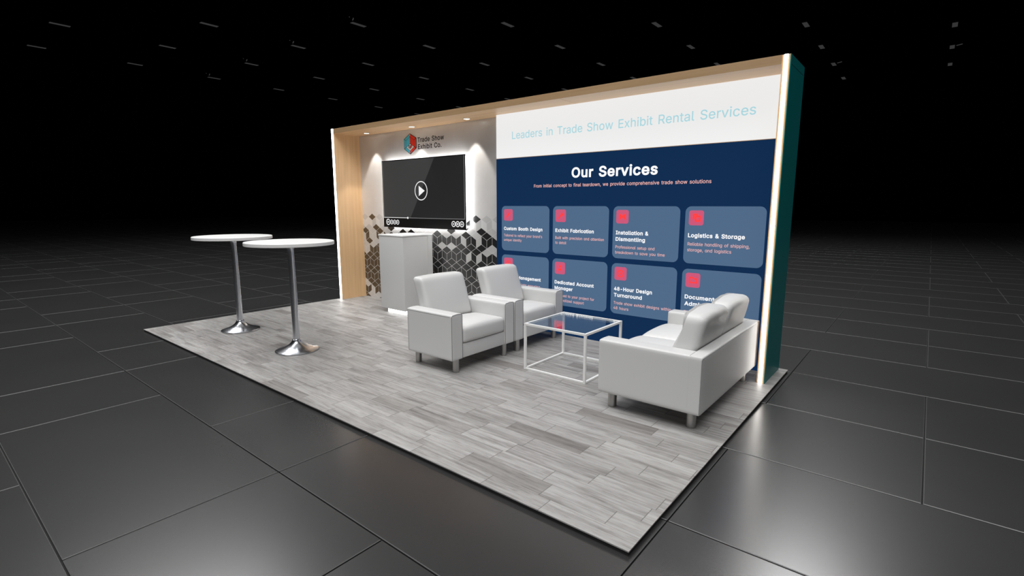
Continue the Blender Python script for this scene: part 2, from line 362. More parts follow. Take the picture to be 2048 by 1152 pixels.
# ------------------------------------------------------------------ lettering
GLYPHS = ("&447;221,-7,197,-7,163,-7,135,-1,110,12,86,24,67,41,54,62,41,83,34,107,34,133,34,155,39,174,47,189,56,205,69,220,85,235,101,249,119,263,140,279,166,298,191,316,216,335,223,340,230,346,237,352,244,359,250,366,255,375,259,384,262,394,262,405,262,421,256,434,245,445,235,456,220,461,201,461,189,461,178,458,168,453,158,448,151,441,145,431,140,422,137,411,137,399,137,386,140,374,145,363,151,352,159,340,169,327,179,315,190,300,204,284,282,189,360,95,438,0,413,0,389,0,364,0,300,77,236,154,171,231,152,255,135,275,121,293,107,310,95,327,87,344,79,361,75,379,75,398,75,421,81,441,91,458,101,475,116,489,134,499,153,509,175,513,200,513,225,513,247,509,266,499,284,489,298,476,308,459,319,443,324,424,324,404,324,389,321,375,315,362,309,348,302,336,291,325,281,314,269,303,256,293,222,268,188,243,154,217,133,202,119,188,110,174,101,161,97,147,97,131,97,115,101,100,109,87,117,75,129,65,143,57,158,50,174,46,193,46,213,46,233,51,251,59,270,68,286,80,301,95,316,111,328,130,336,151,345,173,349,197,349,224,368,224,388,224,408,224,408,192,404,165,397,144,389,122,381,105,371,92,361,79,352,69,345,62,341,57,337,52,333,47,316,29,296,16,271,7,246,-2|'206;95,318,78,318,75,381,73,445,70,509,92,509,114,509,136,509,133,445,131,381,128,318,112,318|,188;53,-119,38,-119,48,-56,58,8,68,71,91,71,114,71,137,71,119,8,102,-56,84,-119,69,-119|-453;263,244,337,244,337,226,337,207,337,188,263,188,188,188,114,188,114,207,114,226,114,244,188,244|.188;108,-4,95,-4,83,-4,72,0,63,9,54,18,50,28,50,41,50,54,54,65,63,73,72,82,83,87,95,87,108,87,119,82,128,73,137,65,141,54,141,41,141,28,137,18,128,9,119,0|4453;164,105,40,105,40,123,40,141,40,158,109,275,178,392,247,509,268,509,289,509,311,509,243,394,176,280,109,166,109,165,109,164,109,163,210,163,312,163,413,163,413,144,413,125,413,105,289,105;302,0,282,0,282,40,282,81,282,121,282,130,282,138,282,146,282,203,282,260,282,318,302,318,322,318,343,318,343,212,343,106,343,0,322,0|8453;260,-7,226,-7,192,-7,162,-1,136,11,109,24,89,40,74,62,59,83,52,108,52,135,52,157,56,177,65,195,74,213,86,229,101,241,116,253,133,261,153,265,153,265,153,266,153,267,128,273,108,287,93,308,78,329,70,353,70,380,70,406,77,429,90,450,104,470,122,486,146,498,169,510,196,516,226,516,256,516,283,510,306,498,329,486,348,470,361,450,375,429,382,406,382,380,382,353,374,329,359,308,344,287,325,273,300,267,300,266,300,265,300,265,319,261,336,253,351,241,366,229,378,213,387,195,396,177,401,157,401,135,401,108,393,83,378,62,364,40,343,24,317,11,291,-1;204,49,226,49,249,49,268,53,285,60,301,68,314,78,323,91,332,105,337,121,337,139,337,158,332,174,322,189,313,203,300,214,283,223,266,231,247,235,226,235,205,235,186,231,169,223,152,214,139,203,130,189,120,174,115,158,115,139,115,121,120,105,129,91,138,78,151,68,167,60,184,53;208,290,226,290,244,290,260,293,274,300,288,307,299,318,307,330,315,343,319,358,319,376,319,393,315,407,308,420,300,433,289,443,275,449,261,456,245,460,226,460,208,460,191,456,177,449,163,443,152,433,145,420,137,407,133,393,133,376,133,358,137,343,145,330,152,318,163,307,178,300,192,293|A479;39,0,16,0,78,170,140,339,201,509,226,509,251,509,276,509,338,339,401,170,463,0,440,0,418,0,395,0,359,101,323,202,287,302,281,321,273,344,264,372,255,400,245,435,232,478,236,478,241,478,245,478,233,435,222,399,213,371,204,343,196,320,191,302,155,202,120,101,85,0,62,0;197,142,110,142,110,161,110,180,110,199,197,199,283,199,370,199,370,180,370,161,370,142,283,142|B456;122,0,60,0,60,170,60,339,60,509,120,509,181,509,241,509,276,509,306,503,329,491,352,479,369,462,381,442,392,422,398,399,398,374,398,352,394,334,387,320,379,306,369,294,356,286,344,277,330,271,315,267,315,265,315,264,315,262,331,261,347,255,363,245,379,235,392,221,402,203,413,185,418,163,418,136,418,111,412,87,400,67,388,46,370,30,344,18,319,6,287,0,247,0,184,0;125,115,125,57,165,57,205,57,245,57,284,57,313,65,330,80,347,95,355,114,355,137,355,154,351,170,342,184,334,198,321,209,306,218,290,227,271,231,248,231,207,231,166,231,125,231,125,173;125,341,125,285,162,285,200,285,238,285,257,285,273,289,288,29"
'6,303,303,315,313,323,326,332,339,336,355,336,372,336,395,328,414,313,429,297,444,273,452,240,452,202,452,163,452,125,452,125,396|C510;293,-7,267,-7,223,-7,184,4,150,25,116,46,89,76,70,115,50,154,40,201,40,254,40,308,50,354,70,393,89,432,116,462,150,484,184,505,223,516,267,516,293,516,317,512,340,504,363,497,384,486,402,471,420,457,436,439,448,418,460,398,468,374,473,348,451,348,430,348,408,348,404,366,398,381,389,395,381,408,370,419,357,428,345,438,331,444,315,449,300,454,284,456,267,456,236,456,208,448,184,432,159,417,139,394,125,364,111,334,103,297,103,254,103,211,111,175,125,145,140,115,159,92,184,76,209,61,236,53,267,53,284,53,300,55,315,60,331,65,345,71,357,81,370,90,381,101,389,114,398,128,404,143,408,160,430,160,451,160,473,160,469,135,460,111,448,91,436,70,421,52,402,38,384,23,363,12,341,5,318,-3|D502;271,0,219,0,178,0,137,0,96,0,96,19,96,38,96,57,136,57,175,57,215,57,256,57,291,65,318,81,345,97,366,119,379,149,392,179,399,214,399,255,399,296,392,331,379,361,366,390,346,412,320,428,293,444,260,452,221,452,178,452,136,452,93,452,93,471,93,490,93,509,137,509,181,509,225,509,275,509,317,499,353,478,388,458,415,429,433,391,452,353,462,308,462,255,462,202,452,157,433,119,414,81,387,51,351,31,314,10;103,509,125,509,125,339,125,170,125,0,103,0,82,0,60,0,60,170,60,339,60,509,82,509|E418;165,0,60,0,60,170,60,339,60,509,164,509,268,509,372,509,372,490,372,471,372,452,290,452,207,452,125,452,125,396,125,341,125,286,202,286,278,286,355,286,355,267,355,248,355,229,278,229,202,229,125,229,125,172,125,114,125,57,208,57,292,57,375,57,375,38,375,19,375,0,270,0|F410;82,0,60,0,60,170,60,339,60,509,163,509,266,509,369,509,369,490,369,471,369,452,288,452,206,452,125,452,125,394,125,336,125,278,198,278,272,278,346,278,346,259,346,240,346,221,272,221,198,221,125,221,125,147,125,74,125,0,103,0|H517;82,0,60,0,60,170,60,339,60,509,82,509,103,509,125,509,125,435,125,362,125,289,214,289,303,289,392,289,392,362,392,435,392,509,414,509,435,509,457,509,457,339,457,170,457,0,435,0,414,0,392,0,392,77,392,155,392,232,303,232,214,232,125,232,125,155,125,77,125,0,103,0|I300;111,0,31,0,31,19,31,38,31,57,60,57,89,57,118,57,118,189,118,320,118,452,89,452,60,452,31,452,31,471,31,490,31,509,111,509,190,509,269,509,269,490,269,471,269,452,240,452,212,452,183,452,183,320,183,189,183,57,212,57,240,57,269,57,269,38,269,19,269,0,190,0|L393;160,0,60,0,60,170,60,339,60,509,82,509,103,509,125,509,125,358,125,208,125,57,203,57,282,57,361,57,361,38,361,19,361,0,261,0|M628;81,0,60,0,60,170,60,339,60,509,91,509,121,509,152,509,193,402,235,294,277,187,280,180,284,170,287,159,291,148,295,136,299,123,303,110,307,97,311,84,315,71,319,59,322,49,317,49,312,49,307,49,310,59,314,70,318,83,322,95,326,108,330,121,334,134,338,147,342,158,346,170,349,179,352,187,394,294,435,402,476,509,507,509,537,509,568,509,568,339,568,170,568,0,547,0,525,0,504,0,504,97,504,194,504,291,504,302,504,314,504,327,505,340,505,354,505,369,505,383,506,398,506,413,506,428,507,443,507,457,509,457,511,457,513,457,508,441,503,426,498,409,492,393,487,378,482,363,477,348,472,334,467,322,463,309,459,299,456,291,418,194,380,97,342,0,323,0,305,0,286,0,248,97,209,194,170,291,167,299,163,309,159,321,155,333,150,346,145,361,140,376,135,391,129,408,124,424,118,441,112,457,114,457,117,457,119,457,119,444,120,431,120,416,120,401,121,387,121,372,121,357,121,342,122,328,122,315,122,302,122,291,122,194,122,97,122,0,101,0|O533;311,-7,267,-7,223,-7,184,4,150,25,116,46,90,76,70,115,50,154,40,201,40,254,40,308,50,354,70,393,90,432,116,462,150,484,184,505,223,516,267,516,311,516,350,505,384,484,418,462,444,432,464,393,483,354,493,308,493,254,493,201,483,154,464,115,444,76,418,46,384,25,350,4;236,53,267,53,297,53,325,61,349,76,374,91,394,114,408,144,423,174,430,211,430,254,430,298,423,335,408,365,394,395,374,417,349,433,325,448,297,456,267,456,236,456,209,448,184,433,159,417,140,394,125,364,111,334,103,297,103,254,103,211,111,174,125,144,140,114,159,92,184,76,209,61|P444;82,0,60,0,60,170,60,339,60,509,118,509,177,509,235,509,2'
'74,509,307,502,332,487,358,473,377,454,390,430,402,405,409,378,409,348,409,317,402,290,390,265,377,241,358,222,332,207,307,193,274,186,235,186,193,186,151,186,109,186,109,205,109,224,109,242,150,242,191,242,233,242,259,242,281,247,297,256,313,265,325,278,333,294,341,310,344,328,344,348,344,368,341,386,333,402,325,417,313,430,297,439,280,448,259,452,232,452,196,452,160,452,125,452,125,301,125,151,125,0,103,0|R449;82,0,60,0,60,170,60,339,60,509,119,509,177,509,236,509,275,509,307,502,333,489,359,475,378,457,390,433,403,410,409,382,409,352,409,321,403,295,390,271,378,248,359,230,333,217,307,204,275,198,236,198,189,198,143,198,96,198,96,217,96,236,96,255,142,255,188,255,234,255,260,255,281,259,298,267,314,275,326,286,334,300,341,315,345,332,345,352,345,372,341,390,334,405,326,420,314,431,298,440,281,448,259,452,233,452,197,452,161,452,125,452,125,301,125,151,125,0,103,0;378,0,353,0,312,76,271,153,230,229,254,229,279,229,303,229,344,153,386,76,428,0,403,0|S446;263,-9,224,-9,187,-9,155,-3,128,9,100,21,79,38,64,60,49,82,40,107,38,137,60,137,82,137,104,137,106,117,112,101,123,88,134,75,149,65,166,59,184,52,203,49,224,49,247,49,268,53,286,60,304,68,319,78,329,92,340,105,346,121,346,139,346,155,341,169,332,179,323,189,311,198,296,205,281,211,264,217,245,222,224,228,204,234,184,239,142,251,109,268,86,289,63,311,52,339,52,372,52,401,60,426,75,448,90,469,111,486,138,498,164,510,194,516,227,516,261,516,290,510,316,498,342,486,362,469,377,449,392,428,400,404,401,378,380,378,358,378,337,378,335,403,323,423,302,437,281,451,256,459,225,459,203,459,184,455,167,448,151,441,138,431,129,418,120,406,115,391,115,376,115,358,120,344,131,334,142,323,154,314,169,308,184,302,199,297,212,293,230,289,247,284,264,279,279,275,295,270,312,264,328,257,344,248,359,238,373,227,385,214,395,198,404,181,408,162,408,139,408,111,401,86,386,64,372,41,351,24,323,11,296,-2|T448;85,452,32,452,32,471,32,490,32,509,160,509,288,509,417,509,417,490,417,471,417,452,363,452,310,452,257,452,257,301,257,151,257,0,235,0,214,0,193,0,193,151,193,301,193,452,139,452|a389;182,-9,160,-9,136,-9,114,-4,94,5,75,14,59,27,48,45,36,62,30,83,30,108,30,130,35,147,43,161,52,175,63,185,78,193,92,201,108,207,125,211,143,215,160,218,178,220,201,223,219,225,234,227,248,228,258,231,265,235,272,239,276,245,276,255,276,255,276,256,276,257,276,272,273,286,267,297,261,308,252,316,240,322,228,328,213,331,196,331,178,331,162,328,149,322,136,317,126,309,118,301,110,292,104,283,100,274,80,280,61,285,41,291,50,314,62,332,79,346,95,360,113,369,133,375,153,381,173,384,194,384,208,384,223,383,239,379,255,376,271,370,286,360,301,351,313,338,322,320,332,303,337,280,337,251,337,168,337,84,337,0,317,0,297,0,277,0,277,17,277,35,277,52,275,52,274,52,272,52,268,43,261,34,252,25,243,15,230,7,215,1,200,-5;155,45,170,45,193,45,212,50,228,59,243,68,255,79,263,93,271,107,276,122,276,138,276,155,276,173,276,190,273,187,268,184,259,182,251,180,242,178,231,176,221,174,210,172,200,171,190,170,182,169,175,168,161,166,147,163,134,159,121,154,111,148,103,139,96,131,92,119,92,105,92,92,95,81,102,72,109,63,118,57,130,52,142,48|b424;261,-8,229,-8,206,-8,187,-4,172,4,158,12,146,21,138,31,129,42,123,51,118,59,116,59,114,59,112,59,112,39,112,20,112,0,92,0,72,0,53,0,53,170,53,339,53,509,73,509,93,509,114,509,114,446,114,382,114,319,115,319,117,319,118,319,123,327,129,336,137,346,145,356,157,365,171,373,186,381,205,384,229,384,261,384,289,376,313,361,337,345,356,322,370,293,383,263,390,229,390,189,390,149,383,114,370,84,356,55,337,32,313,16,289,0;197,47,220,47,244,47,263,53,279,66,295,78,308,95,316,117,324,138,328,162,328,189,328,216,324,240,316,261,308,282,296,299,280,311,264,324,244,330,220,330,197,330,177,324,161,312,145,300,133,284,125,263,117,242,113,217,113,189,113,161,117,136,125,115,133,94,146,77,162,65,178,53|c396;226,-8,207,-8,173,-8,143,0,117,16,91,33,71,56,56,85,41,114,34,149,34,187,34,227,41,262,56,291,71,321,91,343,117,360,143,376,173,384,207,384,226,384,243,382,260,377,276,372,292,365,305,356,319,347,330,335,340,322,350,3'
'09,357,294,362,277,342,272,322,267,303,262,300,272,296,281,290,289,285,297,278,305,270,311,262,317,253,322,242,325,232,328,220,330,207,330,182,330,161,323,145,310,129,297,116,280,108,258,100,237,96,213,96,187,96,162,100,139,108,117,116,96,129,79,145,66,161,53,182,46,207,46,220,46,232,48,243,52,253,55,263,60,271,66,279,72,286,80,292,89,297,97,301,107,304,117,324,112,343,107,363,102,358,85,351,70,341,56,332,43,320,31,306,21,293,12,277,4,261,-1,244,-6|d424;219,-8,195,-8,164,-8,136,0,111,16,87,32,68,55,55,84,41,114,34,149,34,189,34,229,41,263,55,293,69,322,88,345,112,361,136,376,164,384,196,384,219,384,238,381,253,373,268,365,279,356,287,346,296,336,302,327,306,319,308,319,309,319,311,319,311,382,311,446,311,509,331,509,351,509,372,509,372,339,372,170,372,0,352,0,332,0,313,0,313,20,313,39,313,59,311,59,309,59,307,59,302,51,295,42,287,31,278,21,267,12,252,4,238,-4;181,47,205,47,227,47,247,53,263,65,279,77,291,94,299,115,308,136,312,161,312,189,312,217,308,242,300,263,292,284,279,300,263,312,247,324,228,330,205,330,181,330,161,324,145,311,129,299,116,282,108,261,100,240,96,216,96,189,96,162,100,138,109,117,117,95,129,78,145,66,161,53|e404;238,-8,212,-8,175,-8,143,0,117,16,90,33,70,56,56,85,41,114,34,148,34,187,34,226,41,260,55,290,69,319,89,343,115,359,141,376,171,384,205,384,226,384,246,381,266,374,285,367,303,356,319,341,335,326,348,306,357,282,366,258,371,228,371,194,371,186,371,178,371,169,272,169,174,169,75,169,75,187,75,204,75,221,163,221,250,221,338,221,329,215,319,208,310,202,310,227,306,249,298,269,290,288,278,303,263,314,247,325,228,330,205,330,182,330,163,325,146,313,130,302,118,288,109,270,100,251,96,232,96,211,96,200,96,189,96,178,96,150,101,126,110,106,120,87,134,72,151,61,168,51,189,46,212,46,228,46,241,48,254,53,266,57,277,64,285,73,294,82,301,93,306,105,325,101,345,96,365,91,359,71,349,54,335,39,321,24,303,13,283,4,262,-4|f253;154,379,228,379,228,362,228,344,228,327,154,327,80,327,6,327,6,344,6,362,6,379,80,379;101,0,81,0,81,144,81,288,81,432,81,453,86,471,96,486,106,500,119,511,135,519,152,526,169,530,187,530,201,530,213,529,222,527,232,525,238,523,243,521,238,503,233,486,227,468,224,470,220,471,215,472,210,473,203,474,195,474,176,474,163,469,154,460,146,451,142,437,142,419,142,279,142,140,142,0,121,0|g425;238,-151,207,-151,179,-151,155,-147,134,-140,113,-132,96,-123,82,-110,69,-98,58,-84,51,-69,67,-60,84,-50,101,-41,107,-49,113,-57,122,-66,130,-75,141,-82,154,-88,168,-94,186,-97,207,-97,238,-97,263,-90,282,-75,302,-60,311,-37,311,-6,311,19,311,44,311,68,310,68,308,68,306,68,301,60,295,51,287,41,278,32,267,23,252,16,238,8,219,5,195,5,164,5,137,12,113,27,88,41,69,62,55,90,41,118,34,152,34,191,34,230,41,264,55,293,69,322,88,345,112,361,137,376,165,384,196,384,220,384,239,381,253,373,268,365,280,356,288,346,297,336,303,327,308,319,309,319,311,319,313,319,313,339,313,359,313,379,333,379,353,379,372,379,372,250,372,121,372,-9,372,-42,365,-69,350,-90,335,-111,316,-126,291,-136,266,-146;181,59,205,59,228,59,248,64,264,75,280,86,292,101,300,121,308,141,312,165,312,193,312,220,308,243,300,264,292,284,280,301,264,312,248,324,228,330,205,330,181,330,161,324,145,312,129,299,117,283,109,262,100,242,96,219,96,193,96,166,100,143,109,123,117,103,129,87,145,76,162,65|h410;114,249,114,227,114,151,114,76,114,0,93,0,73,0,53,0,53,170,53,339,53,509,73,509,93,509,114,509,114,435,114,361,114,287,110,287,106,287,102,287,114,322,131,347,152,362,174,377,199,384,227,384,253,384,276,379,295,369,315,358,330,342,341,321,352,299,357,273,357,240,357,160,357,80,357,0,337,0,316,0,296,0,296,78,296,157,296,235,296,265,288,288,273,304,258,321,237,329,210,329,192,329,175,325,161,317,146,309,135,298,126,283,118,267|i166;73,0,53,0,53,126,53,253,53,379,73,379,93,379,114,379,114,253,114,126,114,0,93,0;95,443,84,443,72,443,62,447,54,455,45,462,41,472,41,483,41,494,45,504,54,512,62,520,72,524,84,524,95,524,106,520,114,512,122,504,126,494,126,483,126,472,122,462,114,455,106,447|j166;53,243,53,379,73,379,93,379,114,379,114,243,114,106,114,-30,114,-53,110,-73,10'
'2,-90,93,-107,81,-120,65,-129,48,-138,28,-143,4,-143,-1,-143,-5,-143,-10,-143,-10,-124,-10,-105,-10,-87,-6,-87,-2,-87,2,-87,20,-87,32,-82,40,-72,49,-62,53,-48,53,-29,53,107;95,443,83,443,72,443,62,447,53,455,45,462,41,472,41,483,41,494,45,504,53,512,62,520,72,524,83,524,95,524,105,520,114,512,122,504,126,494,126,483,126,472,122,462,114,455,105,447|k380;132,158,110,137,110,162,110,187,110,212,113,212,117,212,121,212,175,268,230,323,284,379,310,379,335,379,360,379,301,319,243,259,184,199,182,199,179,199,177,199,155,178;73,0,53,0,53,170,53,339,53,509,73,509,93,509,114,509,114,339,114,170,114,0,93,0;320,0,294,0,245,62,197,124,148,186,162,200,177,214,191,229,252,152,312,76,372,0,346,0|l189;147,-2,139,-2,110,-2,88,5,74,20,60,35,53,57,53,84,53,226,53,367,53,509,73,509,93,509,114,509,114,372,114,235,114,99,114,81,116,69,120,62,125,55,133,52,146,52,152,52,157,52,160,53,164,53,167,54,170,54,173,37,177,20,181,3,175,1,169,0,162,-1,154,-2|m610;73,0,53,0,53,126,53,253,53,379,72,379,92,379,112,379,112,351,112,323,112,295,111,295,109,295,108,295,113,316,121,332,132,346,144,359,157,369,172,376,187,383,203,386,219,386,247,386,270,378,287,361,305,344,316,322,321,295,318,295,315,295,312,295,317,313,325,329,337,343,349,357,364,367,381,375,398,382,416,386,437,386,459,386,479,381,497,372,515,362,530,348,541,328,551,309,557,285,557,255,557,170,557,85,557,0,536,0,516,0,496,0,496,85,496,169,496,254,496,281,488,301,473,313,457,325,439,330,419,330,402,330,387,327,374,320,362,313,352,303,345,290,339,278,335,263,335,247,335,165,335,82,335,0,315,0,295,0,274,0,274,87,274,173,274,260,274,281,267,298,253,311,239,324,221,330,199,330,185,330,171,327,158,320,144,313,134,303,126,289,118,276,114,258,114,238,114,159,114,79,114,0,93,0|n410;114,249,114,227,114,151,114,76,114,0,93,0,73,0,53,0,53,126,53,253,53,379,72,379,92,379,112,379,112,349,112,318,112,287,109,287,106,287,102,287,114,322,131,347,152,362,174,377,199,384,227,384,253,384,276,379,295,369,314,358,330,342,341,321,352,299,357,273,357,240,357,160,357,80,357,0,337,0,316,0,296,0,296,78,296,157,296,235,296,265,288,288,273,304,258,321,237,329,210,329,192,329,175,325,161,317,146,309,135,298,126,283,118,267|o415;242,-8,207,-8,173,-8,143,0,117,16,91,33,71,56,56,85,41,114,34,149,34,187,34,227,41,262,56,291,71,321,91,343,117,360,143,376,173,384,207,384,242,384,273,376,299,360,325,343,345,321,359,291,374,262,381,227,381,187,381,149,374,114,359,85,345,56,325,33,299,16,273,0;182,46,207,46,233,46,254,53,270,66,287,79,299,96,307,117,315,139,319,162,319,187,319,213,315,236,307,258,299,280,287,297,270,310,254,323,233,330,207,330,182,330,161,323,145,310,129,297,116,280,108,258,100,237,96,213,96,187,96,162,100,139,108,117,116,96,129,79,145,66,161,53|p424;73,-143,53,-143,53,31,53,205,53,379,72,379,92,379,112,379,112,359,112,339,112,319,114,319,116,319,118,319,123,327,129,336,137,346,145,356,157,365,171,373,186,381,205,384,229,384,261,384,289,376,313,361,337,345,356,322,370,293,383,263,390,229,390,189,390,149,383,114,370,84,356,55,337,32,313,16,289,0,261,-8,229,-8,206,-8,187,-4,173,4,158,12,146,21,138,31,130,42,123,51,118,59,117,59,115,59,114,59,114,-8,114,-76,114,-143,93,-143;197,47,220,47,244,47,263,53,279,66,295,78,308,95,316,117,324,138,328,162,328,189,328,216,324,240,316,261,308,282,296,299,280,311,264,324,244,330,220,330,197,330,177,324,161,312,145,300,133,284,125,263,117,242,113,217,113,189,113,161,117,136,125,115,133,94,146,77,162,65,178,53|q424;372,31,372,-143,351,-143,331,-143,311,-143,311,-76,311,-8,311,59,309,59,308,59,306,59,302,51,295,42,287,31,278,21,267,12,252,4,238,-4,219,-8,195,-8,164,-8,136,0,111,16,87,32,68,55,55,84,41,114,34,149,34,189,34,229,41,263,55,293,69,322,88,345,112,361,136,376,164,384,196,384,219,384,238,381,253,373,268,365,279,356,287,346,296,336,302,327,307,319,309,319,311,319,313,319,313,339,313,359,313,379,332,379,352,379,372,379,372,205;181,47,205,47,227,47,247,53,263,65,279,77,291,94,299,115,308,136,312,161,312,189,312,217,308,242,300,263,292,284,279,300,263,312,247,324,228,330,205,330,181,33'
'0,161,324,145,311,129,299,116,282,108,261,100,240,96,216,96,189,96,162,100,138,109,117,117,95,129,78,145,66,161,53|r259;73,0,53,0,53,126,53,253,53,379,72,379,92,379,112,379,112,360,112,340,112,321,113,321,114,321,115,321,122,340,135,355,152,367,170,379,190,385,213,385,218,385,223,385,229,384,235,384,240,384,243,384,243,363,243,343,243,322,242,323,237,323,230,324,223,325,215,326,207,326,189,326,173,322,159,315,145,307,134,297,126,284,118,270,114,255,114,237,114,158,114,79,114,0,93,0|s365;211,-8,182,-8,156,-8,133,-4,112,3,92,11,75,23,62,38,49,53,40,72,36,94,55,98,74,102,94,107,99,86,109,70,124,60,139,50,158,45,181,45,208,45,229,51,244,62,260,74,268,87,268,103,268,116,263,127,254,136,245,144,231,151,212,155,191,160,170,165,149,170,115,178,89,191,72,208,55,225,47,247,47,274,47,296,53,315,65,332,77,348,94,361,115,370,136,380,160,384,187,384,213,384,235,380,254,372,272,365,287,353,299,339,310,325,319,309,324,290,305,286,287,281,268,277,263,292,255,304,243,316,230,327,212,333,187,333,165,333,146,327,131,317,116,306,109,293,109,277,109,263,114,252,124,243,134,235,150,228,172,223,191,218,210,214,229,209,264,201,290,188,306,171,323,154,331,133,331,107,331,84,325,64,312,47,300,30,282,16,260,6,237,-3|t227;138,379,204,379,204,362,204,344,204,327,138,327,72,327,6,327,6,344,6,362,6,379,72,379;65,345,65,471,85,471,106,471,126,471,126,347,126,222,126,98,126,81,129,69,136,61,143,54,154,50,170,50,174,50,179,50,185,51,191,52,197,53,202,54,206,36,209,19,213,2,207,0,200,-2,192,-3,184,-4,176,-4,168,-4,136,-4,110,4,92,21,74,38,65,62,65,93,65,219|u410;211,-5,182,-5,157,-5,134,0,115,11,95,21,80,37,69,59,58,80,53,107,53,139,53,219,53,299,53,379,73,379,93,379,114,379,114,301,114,222,114,144,114,114,121,91,137,75,152,58,173,50,200,50,218,50,235,54,249,62,264,70,275,81,283,97,292,112,296,131,296,153,296,228,296,304,296,379,316,379,337,379,357,379,357,253,357,126,357,0,337,0,318,0,298,0,298,31,298,61,298,92,301,92,304,92,307,92,295,57,279,32,257,17,235,2|v389;184,0,163,0,114,126,66,253,17,379,40,379,62,379,84,379,111,305,138,230,165,155,174,132,181,110,187,87,193,64,199,42,206,21,198,21,191,21,184,21,191,42,197,64,203,87,209,110,216,132,224,155,251,230,278,305,305,379,327,379,349,379,371,379,323,253,275,126,226,0,205,0|w567;158,0,138,0,99,126,61,253,23,379,44,379,66,379,87,379,103,324,118,269,133,214,140,191,147,165,154,137,161,108,168,76,175,41,172,41,168,41,165,41,172,75,179,106,186,135,193,163,199,190,206,214,221,269,237,324,252,379,273,379,295,379,316,379,332,324,347,269,362,214,368,190,375,164,382,136,388,107,395,76,402,41,399,41,395,41,391,41,399,75,406,107,413,135,420,164,427,190,434,214,449,269,465,324,480,379,502,379,523,379,545,379,506,253,468,126,429,0,409,0,389,0,368,0,352,57,335,114,319,172,314,189,309,207,305,225,300,243,295,261,291,280,286,299,281,318,277,338,281,338,286,338,291,338,286,319,281,299,277,280,272,261,267,243,263,225,258,206,253,189,248,172,231,114,215,57,199,0,178,0|x378;44,0,21,0,71,73,121,145,171,218,171,202,171,187,171,171,124,240,76,310,29,379,52,379,76,379,100,379,116,355,132,330,147,306,160,287,170,270,179,253,188,237,198,221,207,206,197,206,186,206,175,206,185,221,194,237,202,253,211,270,221,287,233,306,249,330,266,355,282,379,305,379,328,379,352,379,304,309,256,239,209,169,209,184,209,199,209,214,258,143,308,71,358,0,334,0,310,0,287,0,268,28,249,57,231,85,219,103,209,120,200,136,191,152,182,167,173,182,183,182,194,182,205,182,195,167,186,152,178,136,170,120,160,103,148,85,129,57,110,28,91,0,68,0|y389;51,-140,47,-139,52,-121,57,-103,61,-86,65,-86,68,-87,71,-87,83,-90,94,-91,104,-89,114,-87,122,-82,130,-74,138,-66,145,-53,151,-36,155,-24,159,-13,163,-1,114,126,66,252,17,379,40,379,62,379,84,379,111,305,138,230,165,155,174,132,181,109,187,87,193,64,199,42,206,21,198,21,191,21,184,21,190,42,196,64,202,87,209,110,216,132,224,155,251,230,278,305,305,379,327,379,349,379,371,379,316,234,260,88,204,-58,196,-78,187,-94,177,-107,166,-120,153,-129,139,-136,125,-142,109,-145,91,-145,81,-145,72,-144,65,-143,57,-142|z380;141,0,42,0,42,'
'15,42,30,42,46,112,137,183,228,254,320,254,321,254,322,254,323,185,323,117,323,48,323,48,342,48,361,48,379,143,379,238,379,333,379,333,363,333,347,333,331,264,241,195,150,126,60,126,59,126,58,126,56,197,56,268,56,339,56,339,38,339,19,339,0,240,0')

